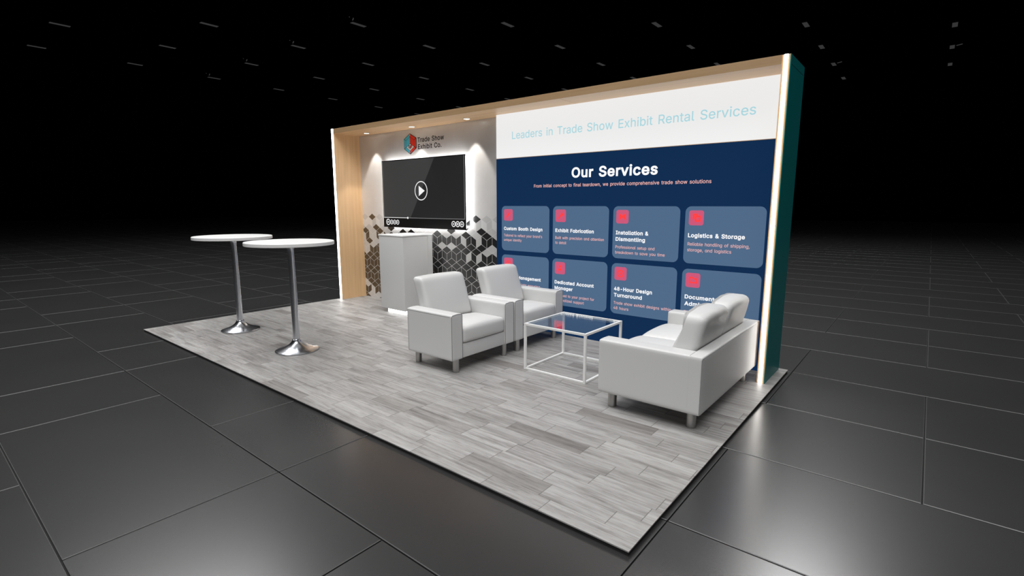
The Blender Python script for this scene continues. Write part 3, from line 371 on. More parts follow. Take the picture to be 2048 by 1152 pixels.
# outlines of the letters (plain data): letter, advance; then one closed spline per ';'
OUT = {}
for rec in GLYPHS.split('|'):
    parts = rec[1:].split(';')
    OUT[rec[0]] = (int(parts[0])/1000, [[int(v)/1000 for v in q.split(',')] for q in parts[1:]])
_gl = {}
def glyph(ch, bold, geo):
    """(verts, faces) of one letter, cut into trapezoids under the non-zero rule; geo draws the round one-storey a"""
    key = (ch, bold, geo)
    if key in _gl: return _gl[key]
    src = 'q' if (geo and ch == 'a') else ch
    edges = []
    for p in OUT[src][1]:
        pts = [p[k:k+6] for k in range(0, len(p), 6)]; fl = []
        for a, b in zip(pts, pts[1:]+pts[:1]):
            P0, P1, P2, P3 = Vector(a[2:4]), Vector(a[4:6]), Vector(b[0:2]), Vector(b[2:4])
            d = (P3-P0); L = d.length or 1
            flat = max(abs(d.x*(q-P0).y-d.y*(q-P0).x)/L for q in (P1, P2)) < .004
            for k in range(1 if flat else 4):
                t = k/4
                fl.append(P0*(1-t)**3+P1*3*t*(1-t)**2+P2*3*t*t*(1-t)+P3*t**3)
        q = [v for k, v in enumerate(fl) if (v-fl[k-1]).length > 1e-5]
        n = len(q); o = []
        for k in range(n):
            e1 = (q[k]-q[k-1]).normalized(); e2 = (q[(k+1) % n]-q[k]).normalized()
            n1, n2 = Vector((-e1.y, e1.x)), Vector((-e2.y, e2.x))
            m = n1+n2
            m = m/max(m.length_squared/2, .55) if m.length > 1e-6 else n1
            o.append(q[k]+m*bold)                       # outlines run clockwise: the left side is outside
        edges += [(a, b) for a, b in zip(o, o[1:]+o[:1])]
    ys = {round(v.y, 5) for e in edges for v in e}
    for x in range(len(edges)):
        a, b = edges[x]
        for y in range(x):
            c, d = edges[y]
            r, w_ = b-a, d-c; den = r.x*w_.y-r.y*w_.x
            if abs(den) < 1e-9: continue
            t = ((c.x-a.x)*w_.y-(c.y-a.y)*w_.x)/den; u = ((c.x-a.x)*r.y-(c.y-a.y)*r.x)/den
            if 0 < t < 1 and 0 < u < 1: ys.add(round(a.y+t*r.y, 5))
    if geo and ch == 'a': lo_ = -.008-bold; ys = {v for v in ys if v > lo_} | {lo_}
    ys = sorted(ys); vs = []; fs = []
    at = lambda e, y: e[0].x+(e[1].x-e[0].x)*(y-e[0].y)/(e[1].y-e[0].y)
    for y0, y1 in zip(ys, ys[1:]):
        if y1-y0 < 2e-5: continue
        ym = (y0+y1)/2
        act = sorted((at(e, ym), k) for k, e in enumerate(edges) if (e[0].y > ym) != (e[1].y > ym))
        wn = 0; st = None
        for x, k in act:
            e = edges[k]; nw = wn+(1 if e[1].y > e[0].y else -1)
            if wn == 0: st = e
            if nw == 0:
                o = len(vs); vs += [(at(st, y0), y0), (at(e, y0), y0), (at(e, y1), y1), (at(st, y1), y1)]; fs.append([o, o+1, o+2, o+3])
            wn = nw
    _gl[key] = (vs, fs); return _gl[key]
SPACE, CAPH = .282, max(v for p in OUT['H'][1] for v in p[3::6])
def lines_bm(lines, y, bold=0.0, geo=False, track=0.0):
    """lines: (text, x0, x1, baseline z, cap height)"""
    bm = bmesh.new()
    for s, x0, x1, zb, cap in lines:
        pen = 0; vv = []; ff = []
        for ch in s:
            if ch == ' ': pen += SPACE+track; continue
            v, f = glyph(ch, bold, geo)
            o = len(vv); vv += [(x+pen, z) for x, z in v]; ff += [[i+o for i in q] for q in f]
            pen += OUT['q' if (geo and ch == 'a') else ch][0]+track+bold*1.2
        mn = min(v[0] for v in vv); mx = max(v[0] for v in vv)
        sx = (x1-x0)/(mx-mn); sz = cap/(CAPH+2*bold)
        vs = [bm.verts.new((x0+(x-mn)*sx, y, zb+(z+bold)*sz)) for x, z in vv]
        for q in ff: bm.faces.new([vs[i] for i in q])
    bmesh.ops.remove_doubles(bm, verts=bm.verts[:], dist=1e-6)
    return bm

# ------------------------------------------------------------------ hall
FZ = -.025                                   # hall floor, the carpeted platform top is z = 0
def hall_floor():
    bm = bmesh.new(); T = .9144; g = .0038; ch = .0030; dp = .0028
    X0, Y0 = .6395, -.5735
    for j in range(-7, 58):
        ya, yb = Y0+j*T, Y0+(j+1)*T
        # boards of the row: one long (2T), one short (T), shifted a tile each row
        s = X0 - j*T
        i0 = math.floor((-52-s)/(3*T))
        x = s + i0*3*T
        while x < 22:
            for w in (T, 2*T):
                a, b, c, d = x+g, x+w-g, ya+g, yb-g
                top = [bm.verts.new(p) for p in ((a+ch,c+ch,FZ),(b-ch,c+ch,FZ),(b-ch,d-ch,FZ),(a+ch,d-ch,FZ))]
                low = [bm.verts.new(p) for p in ((a,c,FZ-dp),(b,c,FZ-dp),(b,d,FZ-dp),(a,d,FZ-dp))]
                bot = [bm.verts.new((v.co.x, v.co.y, FZ-.012)) for v in low]
                bm.faces.new(top).material_index = 0
                for i in range(4):
                    k = (i+1) % 4
                    bm.faces.new((low[i], low[k], top[k], top[i])).material_index = 1
                    bm.faces.new((bot[i], bot[k], low[k], low[i])).material_index = 2
                x += w
    f = bm.faces.new([bm.verts.new(p) for p in ((-56,-8,FZ-.0115),(26,-8,FZ-.0115),(26,54,FZ-.0115),(-56,54,FZ-.0115))])
    f.material_index = 2
    return bm
fl = obj('floor', hall_floor(), [TILE, TILE_EDGE, GROUT]); tag(fl, kind='structure', label='dark satin tiled hall floor')
CZ = 14.35
ce = obj('ceiling', B(-58, 28, -10, 75, CZ, CZ+.2), HALL); tag(ce, kind='structure')
for nm, a in (('wall_left', (-58.2,-58,-10,75,FZ-.02,CZ)), ('wall_back', (-58,28,75,75.2,FZ-.02,CZ)), ('wall_right', (28,28.2,-10,75,FZ-.02,CZ))):
    tag(obj(nm, B(*a), HALL), kind='structure')

# dim lamps hanging in rows under the hall ceiling
def ceiling_lamp(x, y, hook=False, arm=False):
    lab = 'small dim grey strip lamp high under the black hall ceiling'
    grp = 'plain strip lamps under the hall ceiling'
    if hook: lab, grp = 'dim grey strip lamp with a little curled hook above its near end', 'strip lamps with a curled hook'
    if arm: lab, grp = 'dim grey strip lamp with a thin arm sticking out to its right', 'strip lamps with a side arm'
    t = empty('ceiling_lamp', (x, y, 14.0), lab, 'ceiling light', grp)
    lx, ly = .17, .585
    obj('housing', B(x-lx, x+lx, y-ly, y+ly, 14.0, 14.07, bev=.012), HOUSING, t)
    obj('lamp_face', B(x-lx+.015, x+lx-.015, y-ly+.015, y+ly-.015, 13.985, 13.999), LAMPFACE, t)
    bm = bmesh.new(); cyl(bm, x, y, 14.07, CZ, .02, 8)
    obj('suspension_rod', bm, HOUSING, t)
    if hook:
        bm = bmesh.new()
        pts = [(x-.05, y-.52+.16*math.cos(a), 14.36+.20*math.sin(a)) for a in [math.radians(d) for d in range(-60, 215, 25)]]
        tube(bm, pts, .035)
        obj('hook', bm, LAMPFACE, t)
    if arm:
        bm = bmesh.new(); tube(bm, [(x+.25, y, 14.06), (x+.62, y+.02, 14.12)], .03)
        obj('side_arm', bm, LAMPFACE, t)

CAM = Vector((6.932, -1.795, 1.418)); YAW, PITCH = -.6812, -.161
def project(p):
    d = Vector(p)-CAM
    fw = Vector((math.sin(YAW)*math.cos(PITCH), math.cos(YAW)*math.cos(PITCH), math.sin(PITCH)))
    rt = Vector((math.cos(YAW), -math.sin(YAW), 0)); up = rt.cross(fw)
    z = d.dot(fw)
    return (1024+1024*d.dot(rt)/z, 576-1024*d.dot(up)/z) if z > .1 else (-999, -999)
kk = (14.0-CAM.z)/8.6
for i in range(10):
    for j in range(9):
        x = CAM.x + (-37.9+5.6*i-CAM.x)*kk; y = CAM.y + (5.0+4.545*j-CAM.y)*kk
        u, v = project((x, y, 14.0))
        if not (10 < u < 2040 and 8 < v < 420): continue
        if 655 < u < 1615 and v > 262-(u-664)*.167+2: continue        # wholly behind the booth
        ceiling_lamp(x, y, hook=(j == 2 and i <= 4), arm=((i, j) in ((7, 7), (8, 7))))

# ------------------------------------------------------------------ booth flooring
fo = empty('plank_carpet', (3.05, 1.525, FZ), 'rectangular pale grey wood-plank printed flooring laid under the whole booth', 'flooring')
obj('plank_surface', B(0, 6.1, 0, 3.05, -.006, 0), PLANK, fo)
obj('dark_underlay', B(.004, 6.096, .004, 3.046, FZ, -.0062), BLACK, fo, label='black edge under the plank surface')

# ------------------------------------------------------------------ booth frame
X0, X1, YF, YB, H, ZC = .05, 6.03, 2.53, 3.03, 2.5, 2.435
fr = empty('booth_frame', (3.04, 2.78, 0), 'tall maple-lined archway frame with white light strips and teal outside', 'booth frame')
for nm, a, b, oa, led in (('left', X0, X0+.06, X0, (X0+.004, X0+.049)), ('right', X1-.06, X1, X1, (X1-.047, X1-.020))):  # left strip drawn wider: the bloom around it is put into its width
    bm = bmesh.new(); box(bm, a+(.006 if nm == 'left' else 0), b-(.006 if nm == 'right' else 0), YF, YB, 0, H)
    sp = obj('side_panel', bm, WOOD_V, fr)
    o = (X0, X0+.0055) if nm == 'left' else (X1-.0055, X1)
    cl = obj('cladding', B(o[0], o[1], YF+.001, YB, 0, H), TEAL, sp, label='dark teal outer face')
    bm = bmesh.new(); box(bm, o[0]-.0004, o[1]+.0004, YF+.03, YB-.03, ZC-.004, ZC)
    obj('joint_line', bm, TEAL_LINE, sp)
    obj('light_strip', B(led[0], led[1], YF-.003, YF-.0005, 0.002, H+.001), LED, sp, label='glowing white light strip')
xl, xr = X0+.06, X1-.06
can = obj('canopy', B(xl, xr, YF, YB, ZC+.006, H), WOOD_H, fr)
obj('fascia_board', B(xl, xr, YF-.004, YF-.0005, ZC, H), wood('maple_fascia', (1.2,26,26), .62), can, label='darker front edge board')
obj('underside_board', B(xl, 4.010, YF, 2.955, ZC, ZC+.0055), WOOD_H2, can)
obj('underside_board', B(4.014, xr, YF, 2.84, ZC, ZC+.0055), WOOD_H, can)
obj('rear_cladding', B(xl, xr, 3.005, YB, 0, ZC), TEAL, fr, label='dark teal back face')

spots = []
for i, (x, lb) in enumerate(((.513, 'round recessed downlight in the canopy nearest the left side panel'),
                             (1.503, 'round recessed downlight in the canopy above the logo, middle of the three'),
                             (2.506, 'round recessed downlight in the canopy nearest the white header sign'))):
    y = 2.805
    t = empty('downlight', (x, y, ZC), lb, 'downlight', 'downlights in the booth canopy')
    bm = lathe(x, y, [(.036, ZC-.0005), (.036, ZC-.006), (.043, ZC-.007), (.046, ZC-.0005)], 36)
    obj('trim_ring', bm, TRIMW, t, smooth=True)
    obj('lens', lathe(x, y, [(0, ZC-.004), (.0358, ZC-.0045), (.0358, ZC-.0006), (0, ZC-.0006)], 36), DOWN, t)
    spots.append((x, y))

# ------------------------------------------------------------------ grey printed wall with the cube pattern
YW = 2.96
wall = empty('graphic_wall', (1.52, 2.98, 0), 'pale grey printed wall with charcoal cube pattern and company logo behind the television', 'display wall')
def wall_mesh():
    bm = bmesh.new(); box(bm, xl+.001, 2.934, YW, 3.003, 0, ZC)
    w, e, xc = .0895, .1035, 2.495
    t = lambda k: 1.342 - .207*k
    xmin, xmax = xl+.0015, 2.9335
    def cell(pts, mi, inset, y):
        # shrink towards the centre so that a pale line stays between cells
        cx = sum(p[0] for p in pts)/4; cz = sum(p[1] for p in pts)/4
        q = []
        for i in range(4):
            p0, p1, p2 = Vector(pts[i-1]), Vector(pts[i]), Vector(pts[(i+1)%4])
            a = (p0-p1).normalized(); b = (p2-p1).normalized()
            s = abs(a.x*b.y-a.y*b.x)
            q.append(p1 + (a+b)*(inset/s))
        # clip in x and below
        def clip(ps, f, inter):
            out = []
            for i in range(len(ps)):
                A, Bq = ps[i-1], ps[i]
                if f(Bq):
                    if not f(A): out.append(inter(A, Bq))
                    out.append(Bq)
                elif f(A): out.append(inter(A, Bq))
            return out
        ix = lambda X: (lambda A, Bq: A+(Bq-A)*((X-A.x)/(Bq.x-A.x)))
        iz = lambda Z: (lambda A, Bq: A+(Bq-A)*((Z-A.y)/(Bq.y-A.y)))
        for f, it in ((lambda p: p.x >= xmin, ix(xmin)), (lambda p: p.x <= xmax, ix(xmax)), (lambda p: p.y >= .001, iz(.001))):
            if q: q = clip(q, f, it)
        if len(q) >= 3: poly(bm, [(p.x, p.y) for p in q], y, mi)
    lightA = {(1,-1),(1,3),(1,-3),(1,-7),(1,-9),(1,-11),(1,-13),(2,-7),(2,-5),(2,3),(1,-25),(1,-27),(2,-27),(2,-23),(5,-27),(6,-25),(6,-23),(1,-21),(2,-21),(2,-17),(1,-17),(1,-15)}
    lightB = {(0,2),(0,-2),(0,4),(1,-4),(1,0),(1,4),(1,-6),(2,2),(2,4),(1,-10),(1,-12),(1,-24),(2,-26),(2,-24),(5,-26),(6,-24),(1,-18),(1,-20),(2,-20)}
    lightV = {(0,0),(0,1),(0,2),(0,3),(0,-3),(1,-3),(1,0),(2,-2),(2,0),(1,-25),(1,-24),(1,-27),(2,-26),(2,-27),(2,-28),(5,-25),(0,-24),(0,-26),(0,-27),(1,-22)}
    for k in range(0, 8):
        for c in range(-28, 6):
            x = xc + w*c
            if c % 2:                                   # A diamonds
                if k == 0: continue
                T = t(k); pts = [(x,T),(x+w,T-e/2),(x,T-e),(x-w,T-e/2)]
                dark = (k, c) not in lightA
            else:
                T = t(k)-e/2; pts = [(x,T),(x+w,T-e/2),(x,T-e),(x-w,T-e/2)]
                dark = (k, c) not in lightB
                if k == 0: dark = c in (0, -24)
            faint = k == 0 and c not in (2, 4, 0, -22, -24, -26)
            if not (k == 0 and not dark and faint):
                cell(pts, 2 if dark else 4, .0022, YW-.0008)
            # vertical pair member between c and c+1
            zl = t(k)-1.5*e if c % 2 == 0 else t(k)-e
            zr = t(k)-1.5*e if (c+1) % 2 == 0 else t(k)-e
            pts = [(x,zl),(x+w,zr),(x+w,zr-e),(x,zl-e)]
            dark = (k, c) not in lightV
            if k == 0: dark = c in (-1, -2, -25)
            if k == 0 and not dark and c not in (0,1,2,3,4,-24,-23,-22): continue
            cell(pts, 2 if dark else 4, .0022, YW-.0008)
    # pale line ground behind the cells (only where cells are)
    pts = [(xmin, .001), (xmax, .001), (xmax, 1.182)]
    for c in range(4, -28, -1):
        x = xc+w*c
        if xmin < x < xmax:
            k1 = t(1); z = k1 if c % 2 else k1+e/2*0 - e/2
            pts.append((x, z+.002))
    pts.append((xmin, t(1)-e/2))
    poly(bm, pts, YW-.0004, 3)
    # outlined cubes standing above it
    def hexagon(x, zt):
        m = .0024
        return [(x, zt+m*1.2), (x+w+m, zt-e/2+m*.6), (x+w+m, zt-1.5*e-m*.6), (x, zt-2*e-m*1.2), (x-w-m, zt-1.5*e-m*.6), (x-w-m, zt-e/2+m*.6)]
    for q, c in enumerate((0, 2, 4, -22, -24, -26)):
        h = [p for p in hexagon(xc+w*c, t(0)-e/2)]
        h = [(min(max(p[0], xmin), xmax), p[1]) for p in h]
        if c == 4: h = [(xc+w*3-.0024, t(0)-e+.0012), (xmax, t(0)-e/2-.004), (xmax, t(0)-2.4*e), (xc+w*3-.0024, t(0)-2*e)]
        poly(bm, h, YW-.00045-.00003*q, 3)
    return bm
obj('printed_wall_panel', wall_mesh(), [W_GREY, W_GREY, W_DARK, W_LINE, W_LIGHT], wall)

def emblem():
    bm = bmesh.new(); y = YW-.004
    cx, W2 = 1.2815, .122
    zt, zu, zm, zl, zb = 2.374, 2.312, 2.243, 2.184, 2.110
    Hx = lambda s: [(cx, zm+(zt-zm)*s+.0), (cx+W2*s, zm+(zu-zm)*s), (cx+W2*s, zm+(zl-zm)*s), (cx, zm+(zb-zm)*s), (cx-W2*s, zm+(zl-zm)*s), (cx-W2*s, zm+(zu-zm)*s)]
    o, i = Hx(1), Hx(.70)
    def P(pts, mi, yy=0, sh=.0):
        c = Vector((sum(p[0] for p in pts)/len(pts), sum(p[1] for p in pts)/len(pts)))
        poly(bm, [tuple(c+(Vector(p)-c)*(1-sh)) for p in pts], y-yy, mi)
    poly(bm, Hx(1.05), y, 0, .0035)                     # black ground plate
    d = .0006
    P([o[5], o[0], i[0], i[5]], 1, d, .07); P([o[0], o[1], i[1], i[0]], 2, d, .07)
    P([o[4], o[5], i[5], i[4]], 1, d, .05); P([o[1], o[2], i[2], i[1]], 2, d, .05)
    P([o[3], o[4], i[4], i[3]], 1, d, .07); P([o[2], o[3], i[3], i[2]], 2, d, .07)
    m = (cx, zm-.004)
    P([i[5], i[0], m, i[4]], 1, d, .05); P([i[0], i[1], i[2], m], 2, d, .05)
    P([i[4], m, i[2], i[3]], 3, d, .06)
    P([(cx-.012, zt-.010), (cx, zt-.003), (cx+.012, zt-.010), (cx, zt-.022)], 3, 2*d)
    # the small cube standing in the corner
    s = .026; q = (cx, zm-.026)
    P([(q[0]-s*1.25, q[1]+s*.55), (q[0], q[1]+s*1.35), (q[0]+s*1.25, q[1]+s*.55), (q[0]+s*1.25, q[1]-s*.75), (q[0], q[1]-s*1.5), (q[0]-s*1.25, q[1]-s*.75)], 0, 1.5*d)
    P([(q[0]-s, q[1]+s*.5), (q[0], q[1]+s*1.1), (q[0]+s, q[1]+s*.5), q], 3, 2*d, .1)
    P([(q[0]-s, q[1]+s*.5), q, (q[0], q[1]-s*1.2), (q[0]-s, q[1]-s*.65)], 1, 2*d, .1)
    P([q, (q[0]+s, q[1]+s*.5), (q[0]+s, q[1]-s*.65), (q[0], q[1]-s*1.2)], 2, 2*d, .1)
    return bm
obj('logo_emblem', emblem(), [INK, L_CYAN, L_RED, L_WHITE], wall, label='hexagonal cyan and red cube emblem')
obj('logo_lettering', lines_bm([('Trade Show', 1.432, 1.947, 2.252, .064), ('Exhibit Co.', 1.437, 1.897, 2.161, .064)], YW-.0006, .014), INK, wall, label='black words Trade Show Exhibit Co.')

# ------------------------------------------------------------------ television
tv = empty('television', (1.566, 2.95, 1.1), 'large black wall-mounted television showing a video player, lit from behind', 'television')
tx0, tx1, tz0, tz1, ty = .735, 2.395, 1.102, 2.036, 2.88
obj('casing', B(tx0, tx1, ty, ty+.010, tz0, tz1, bev=.002), BEZEL, tv)
bm = bmesh.new(); ya, yb = ty+.0105, ty+.030
box(bm, tx0+.02, tx1-.02, ya, yb, tz1-.045, tz1-.02); box(bm, tx0+.02, tx1-.02, ya, yb, tz0+.02, tz0+.045)
box(bm, tx0+.02, tx0+.045, ya, yb, tz0+.045, tz1-.045); box(bm, tx1-.045, tx1-.02, ya, yb, tz0+.045, tz1-.045)
obj('backlight_strip', bm, BACKLIGHT, tv, label='white glow strip')
obj('wall_bracket', B(1.3, 1.83, ty+.0105, YW-.001, 1.4, 1.75), BLACK, tv)
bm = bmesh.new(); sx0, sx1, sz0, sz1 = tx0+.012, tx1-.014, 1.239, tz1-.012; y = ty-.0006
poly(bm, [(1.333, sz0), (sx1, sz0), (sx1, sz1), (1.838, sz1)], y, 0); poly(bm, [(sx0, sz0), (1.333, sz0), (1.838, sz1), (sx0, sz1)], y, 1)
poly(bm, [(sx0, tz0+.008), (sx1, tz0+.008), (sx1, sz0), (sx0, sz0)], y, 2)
for a in ((sx0, sx0+.006, sz0, sz1), (sx1-.006, sx1, sz0, sz1)):
    poly(bm, [(a[0],a[2]),(a[1],a[2]),(a[1],a[3]),(a[0],a[3])], y-.0003, 3)
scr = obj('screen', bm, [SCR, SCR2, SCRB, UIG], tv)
bm = bmesh.new(); ring(bm, 1.5665, 1.605, .116, .128, y-.0005); poly(bm, [(1.522, 1.672), (1.522, 1.535), (1.640, 1.604)], y-.0005)
obj('play_button', bm, UI, tv)
bm = bmesh.new(); poly(bm, [(sx0, 1.2355), (1.276, 1.2355), (1.276, 1.2425), (sx0, 1.2425)], y-.0005, 0); poly(bm, [(1.276, 1.2365), (sx1, 1.2365), (sx1, 1.2415), (1.276, 1.2415)], y-.0005, 1)
pb = obj('progress_bar', bm, [UI, UIG], tv)
bm = bmesh.new(); poly(bm, disc(1.276, 1.239, .015, 20), y-.001); obj('progress_knob', bm, UI, pb)
for i, (x, r) in enumerate(((.838, .045), (.917, .034), (.985, .034), (1.052, .034), (2.177, .038), (2.251, .038), (2.325, .038))):
    bm = bmesh.new(); z = 1.175; ring(bm, x, z, r*.72, r, y-.0005)
    s = r*.5
    q = [[[(x-s*.6, z+s*.8), (x-s*.6, z-s*.8), (x+s*.9, z)]],
         [[(x-s*.5, z-s*.7), (x-s*.5, z+s*.7), (x+s*.35, z)], [(x+s*.4, z-s*.7), (x+s*.7, z-s*.7), (x+s*.7, z+s*.7), (x+s*.4, z+s*.7)]],
         [[(x+s*.6, z-s*.7), (x+s*.6, z+s*.7), (x-s*.1, z)], [(x-s*.1, z-s*.7), (x-s*.1, z+s*.7), (x-s*.8, z)]],
         [[(x+s*.5, z-s*.7), (x+s*.5, z+s*.7), (x-s*.35, z)], [(x-s*.4, z-s*.7), (x-s*.7, z-s*.7), (x-s*.7, z+s*.7), (x-s*.4, z+s*.7)]],
         [[(x-s*.8, z-s*.35), (x-s*.8, z+s*.35), (x-s*.3, z+s*.35), (x+s*.2, z+s*.8), (x+s*.2, z-s*.8), (x-s*.3, z-s*.35)], [(x+s*.5, z-s*.4), (x+s*.7, z-s*.4), (x+s*.7, z+s*.4), (x+s*.5, z+s*.4)]],
         [[(x-s*.8, z+s*.1), (x+s*.8, z+s*.1), (x+s*.8, z+s*.6), (x-s*.8, z+s*.6)], [(x-s*.8, z-s*.6), (x+s*.8, z-s*.6), (x+s*.8, z-s*.1), (x-s*.8, z-s*.1)]],
         [[(x-s*.9, z-s*.2), (x+s*.9, z-s*.2), (x+s*.9, z+s*.2), (x-s*.9, z+s*.2)], [(x-s*.2, z+s*.2), (x+s*.2, z+s*.2), (x+s*.2, z+s*.9), (x-s*.2, z+s*.9)], [(x-s*.2, z-s*.9), (x+s*.2, z-s*.9), (x+s*.2, z-s*.2), (x-s*.2, z-s*.2)]]][i]
    for p in q: poly(bm, p, y-.0005)
    obj('control_button', bm, UI, tv)

# ------------------------------------------------------------------ back-lit header sign and services panel
YP, xs = 2.845, 2.937
hd = empty('header_sign', ((xs+xr)/2, 2.9, 1.945), 'white backlit header sign reading Leaders in Trade Show Exhibit Rental Services', 'sign')
obj('sign_box', B(xs, xr-.001, YP, 2.998, 1.9465, ZC-.0005), P_WHITE, hd)
obj('edge_trim', (lambda bm: (box(bm, xs, xr-.001, YP-.001, YP+.02, 1.9415, 1.9462), bm)[-1])(bmesh.new()), WOOD_H, hd)
def words(name, text, x0, x1, zb, cap, m, parent, bold=0, geo=False):
    """one line of lettering, each word a part of its own"""
    def width(t):
        pen = 0; lo = hi = None
        for ch in t:
            if ch == ' ': pen += SPACE; continue
            v, _ = glyph(ch, bold, geo); a, b = min(q[0] for q in v), max(q[0] for q in v)
            lo = pen+a if lo is None else lo; hi = pen+b
            pen += OUT['q' if (geo and ch == 'a') else ch][0]+bold*1.2
        return lo, hi, pen
    lo, hi, _ = width(text); k = (x1-x0)/(hi-lo); pen = 0
    for wd in text.split(' '):
        a, b, adv = width(wd)
        obj(name, lines_bm([(wd, x0+(pen+a-lo)*k, x0+(pen+b-lo)*k, zb, cap)], YP-.0004, bold, geo), m, parent)
        pen += adv+SPACE
words('header_word', 'Leaders in Trade Show Exhibit Rental Services', 3.171, 5.736, 2.149, .082, P_SKY, hd, .004)

sv = empty('services_panel', ((xs+xr)/2, 2.9, 0), 'navy backlit wall panel headed Our Services with eight slate cards', 'display panel')
obj('backing_panel', B(xs, xr-.001, YP, 2.998, 0, 1.941), P_NAVY, sv)
words('heading_word', 'Our Services', 3.972, 4.915, 1.697, .105, P_TEXT, sv, .026, True)
words('subtitle_word', 'From initial concept to final teardown, we provide comprehensive trade show solutions', 3.484, 5.412, 1.606, .034, P_PINK, sv, .006)

def thick(p0, p1, w):
    a, b = Vector(p0), Vector(p1); d = (b-a).normalized(); n = Vector((-d.y, d.x))*w/2
    return [tuple(a+n), tuple(b+n), tuple(b-n), tuple(a-n)]
ICON = {
 'pencil': [thick((.36,.36),(.70,.72),.15), [(.30,.44),(.26,.26),(.44,.30)]],
 'wrench': [thick((.30,.28),(.60,.62),.13), [(.52,.74),(.60,.80),(.66,.68),(.76,.68),(.80,.56),(.66,.46),(.50,.58)]],
 'stand':  [thick((.31,.30),(.31,.70),.15), thick((.69,.30),(.69,.70),.15), thick((.38,.62),(.5,.5),.13), thick((.62,.62),(.5,.5),.13), thick((.38,.46),(.62,.46),.12)],
 'copy':   [thick((.27,.72),(.62,.72),.13), thick((.32,.74),(.32,.42),.13), thick((.42,.60),(.78,.60),.13), thick((.42,.30),(.78,.30),.13), thick((.46,.62),(.46,.28),.13), thick((.74,.62),(.74,.28),.13)],
 'board':  [thick((.30,.70),(.70,.70),.11), thick((.30,.32),(.70,.32),.11), thick((.33,.70),(.33,.32),.11), thick((.67,.70),(.67,.32),.11), thick((.42,.51),(.58,.51),.1)],
 'user':   [disc(.5,.63,.12,18), [(.28,.30),(.34,.44),(.5,.50),(.66,.44),(.72,.30)]],
 'clock':  None,
 'folder': [thick((.24,.68),(.50,.68),.10), thick((.48,.70),(.56,.62),.10), thick((.54,.61),(.80,.61),.10), thick((.24,.34),(.80,.34),.10), thick((.28,.70),(.28,.32),.10), thick((.76,.63),(.76,.32),.10)],
}
CARDS = [
 ('pencil', ['Custom Booth Design'], ["Tailored to reflect your brand's", 'unique identity']),
 ('wrench', ['Exhibit Fabrication'], ['Built with precision and attention', 'to detail']),
 ('stand', ['Installation &', 'Dismantling'], ['Professional setup and', 'breakdown to save you time']),
 ('copy', ['Logistics & Storage'], ['Reliable handling of shipping,', 'storage, and logistics']),
 ('board', ['Project Management'], ['Expert oversight ensuring']),
 ('user', ['Dedicated Account', 'Manager'], ['Assigned to your project for', 'personalized support']),
 ('clock', ['48-Hour Design', 'Turnaround'], ['Trade show exhibit designs within', '48 hours']),
 ('folder', ['Document', 'Administration'], ['Efficient handling of regulatory']),
]
XEND = {'Custom Booth Design': .554, "Tailored to reflect your brand's": .551, 'Exhibit Fabrication': .476, 'Built with precision and attention': .595,
        'Installation &': .345, 'Dismantling': .313, 'Professional setup and': .412, 'breakdown to save you time': .516, 'Logistics & Storage': .489,
        'Reliable handling of shipping,': .531, 'storage, and logistics': .385, 'Document': .27, 'Administration': .40, '48-Hour Design': .407, 'Turnaround': .305,
        'Trade show exhibit designs within': .603, 'Dedicated Account': .492, 'Manager': .234, 'Assigned to your project for': .50, 'personalized support': .378,
        'Project Management': .537, 'Expert oversight ensuring': .526, 'Efficient handling of regulatory': .61, 'unique identity': .262, 'to detail': .143, '48 hours': .166}
for i, (ic, ti, de) in enumerate(CARDS):
    cx = 3.017+.7272*(i % 4); zt = 1.405-.565*(i//4)
    bm = bmesh.new(); poly(bm, rrect(cx, cx+.679, zt-.515, zt, .052), YP-.0010, 0, .0008)
    cd = obj('service_card', bm, P_CARD, sv, label='slate card titled '+' '.join(ti).replace('&', 'and'))
    ix, iz, s = cx+.034, zt-.036, .133; yy = YP-.0016
    bm = bmesh.new(); poly(bm, rrect(ix, ix+s, iz-s, iz, .022), yy, 0)
    if ic == 'clock':
        ring(bm, ix+.5*s, iz-.5*s, .19*s, .29*s, yy-.0004, 1); poly(bm, [(ix+x*s, iz-s+z*s) for x, z in thick((.42,.60),(.60,.42),.10)], yy-.0006, 1)
    else:
        for q, p in enumerate(ICON[ic]): poly(bm, [(ix+x*s, iz-s+z*s) for x, z in p], yy-.0004-.0001*q, 1)
    obj('icon_tile', bm, [P_TILE, P_GLYPH], cd)
    tz = zt-.278
    for q, tline in enumerate(ti):
        obj('title_line', lines_bm([(tline, ix, ix+XEND[tline], tz-.064*q, .038)], yy, .026, True), P_TEXT, cd)
    dz = tz-.074-(.064 if len(ti) > 1 else 0)
    for q, dl in enumerate(de):
        obj('description_line', lines_bm([(dl, ix, ix+XEND[dl], dz-.053*q-(.002 if i > 3 else 0), .029)], yy, .002, True), P_PINK, cd)

# ------------------------------------------------------------------ pedestal counter
pd = empty('display_pedestal', (1.54, 2.66, 0), 'tall white box pedestal with a glowing base below the television', 'pedestal')
px0, px1, py0, py1, pz = 1.287, 1.782, 2.367, 2.862, 1.036
obj('body', B(px0, px1, py0, py1, .055, pz-.022, bev=.006, seg=3), PEDESTAL, pd, smooth=True)
obj('top_board', B(px0-.004, px1+.004, py0-.004, py1+.004, pz-.0215, pz, bev=.005, seg=3), LAMINATE, pd, smooth=True)
obj('corner_post', B(px1+.0003, px1+.006, py1-.085, py1-.004, .07, pz-.023, bev=.002), PEDESTAL, pd)
obj('light_plinth', B(px0+.10, px1-.035, py0+.035, py1-.06, .0015, .0545), GLOWBASE, pd, label='glowing white base')

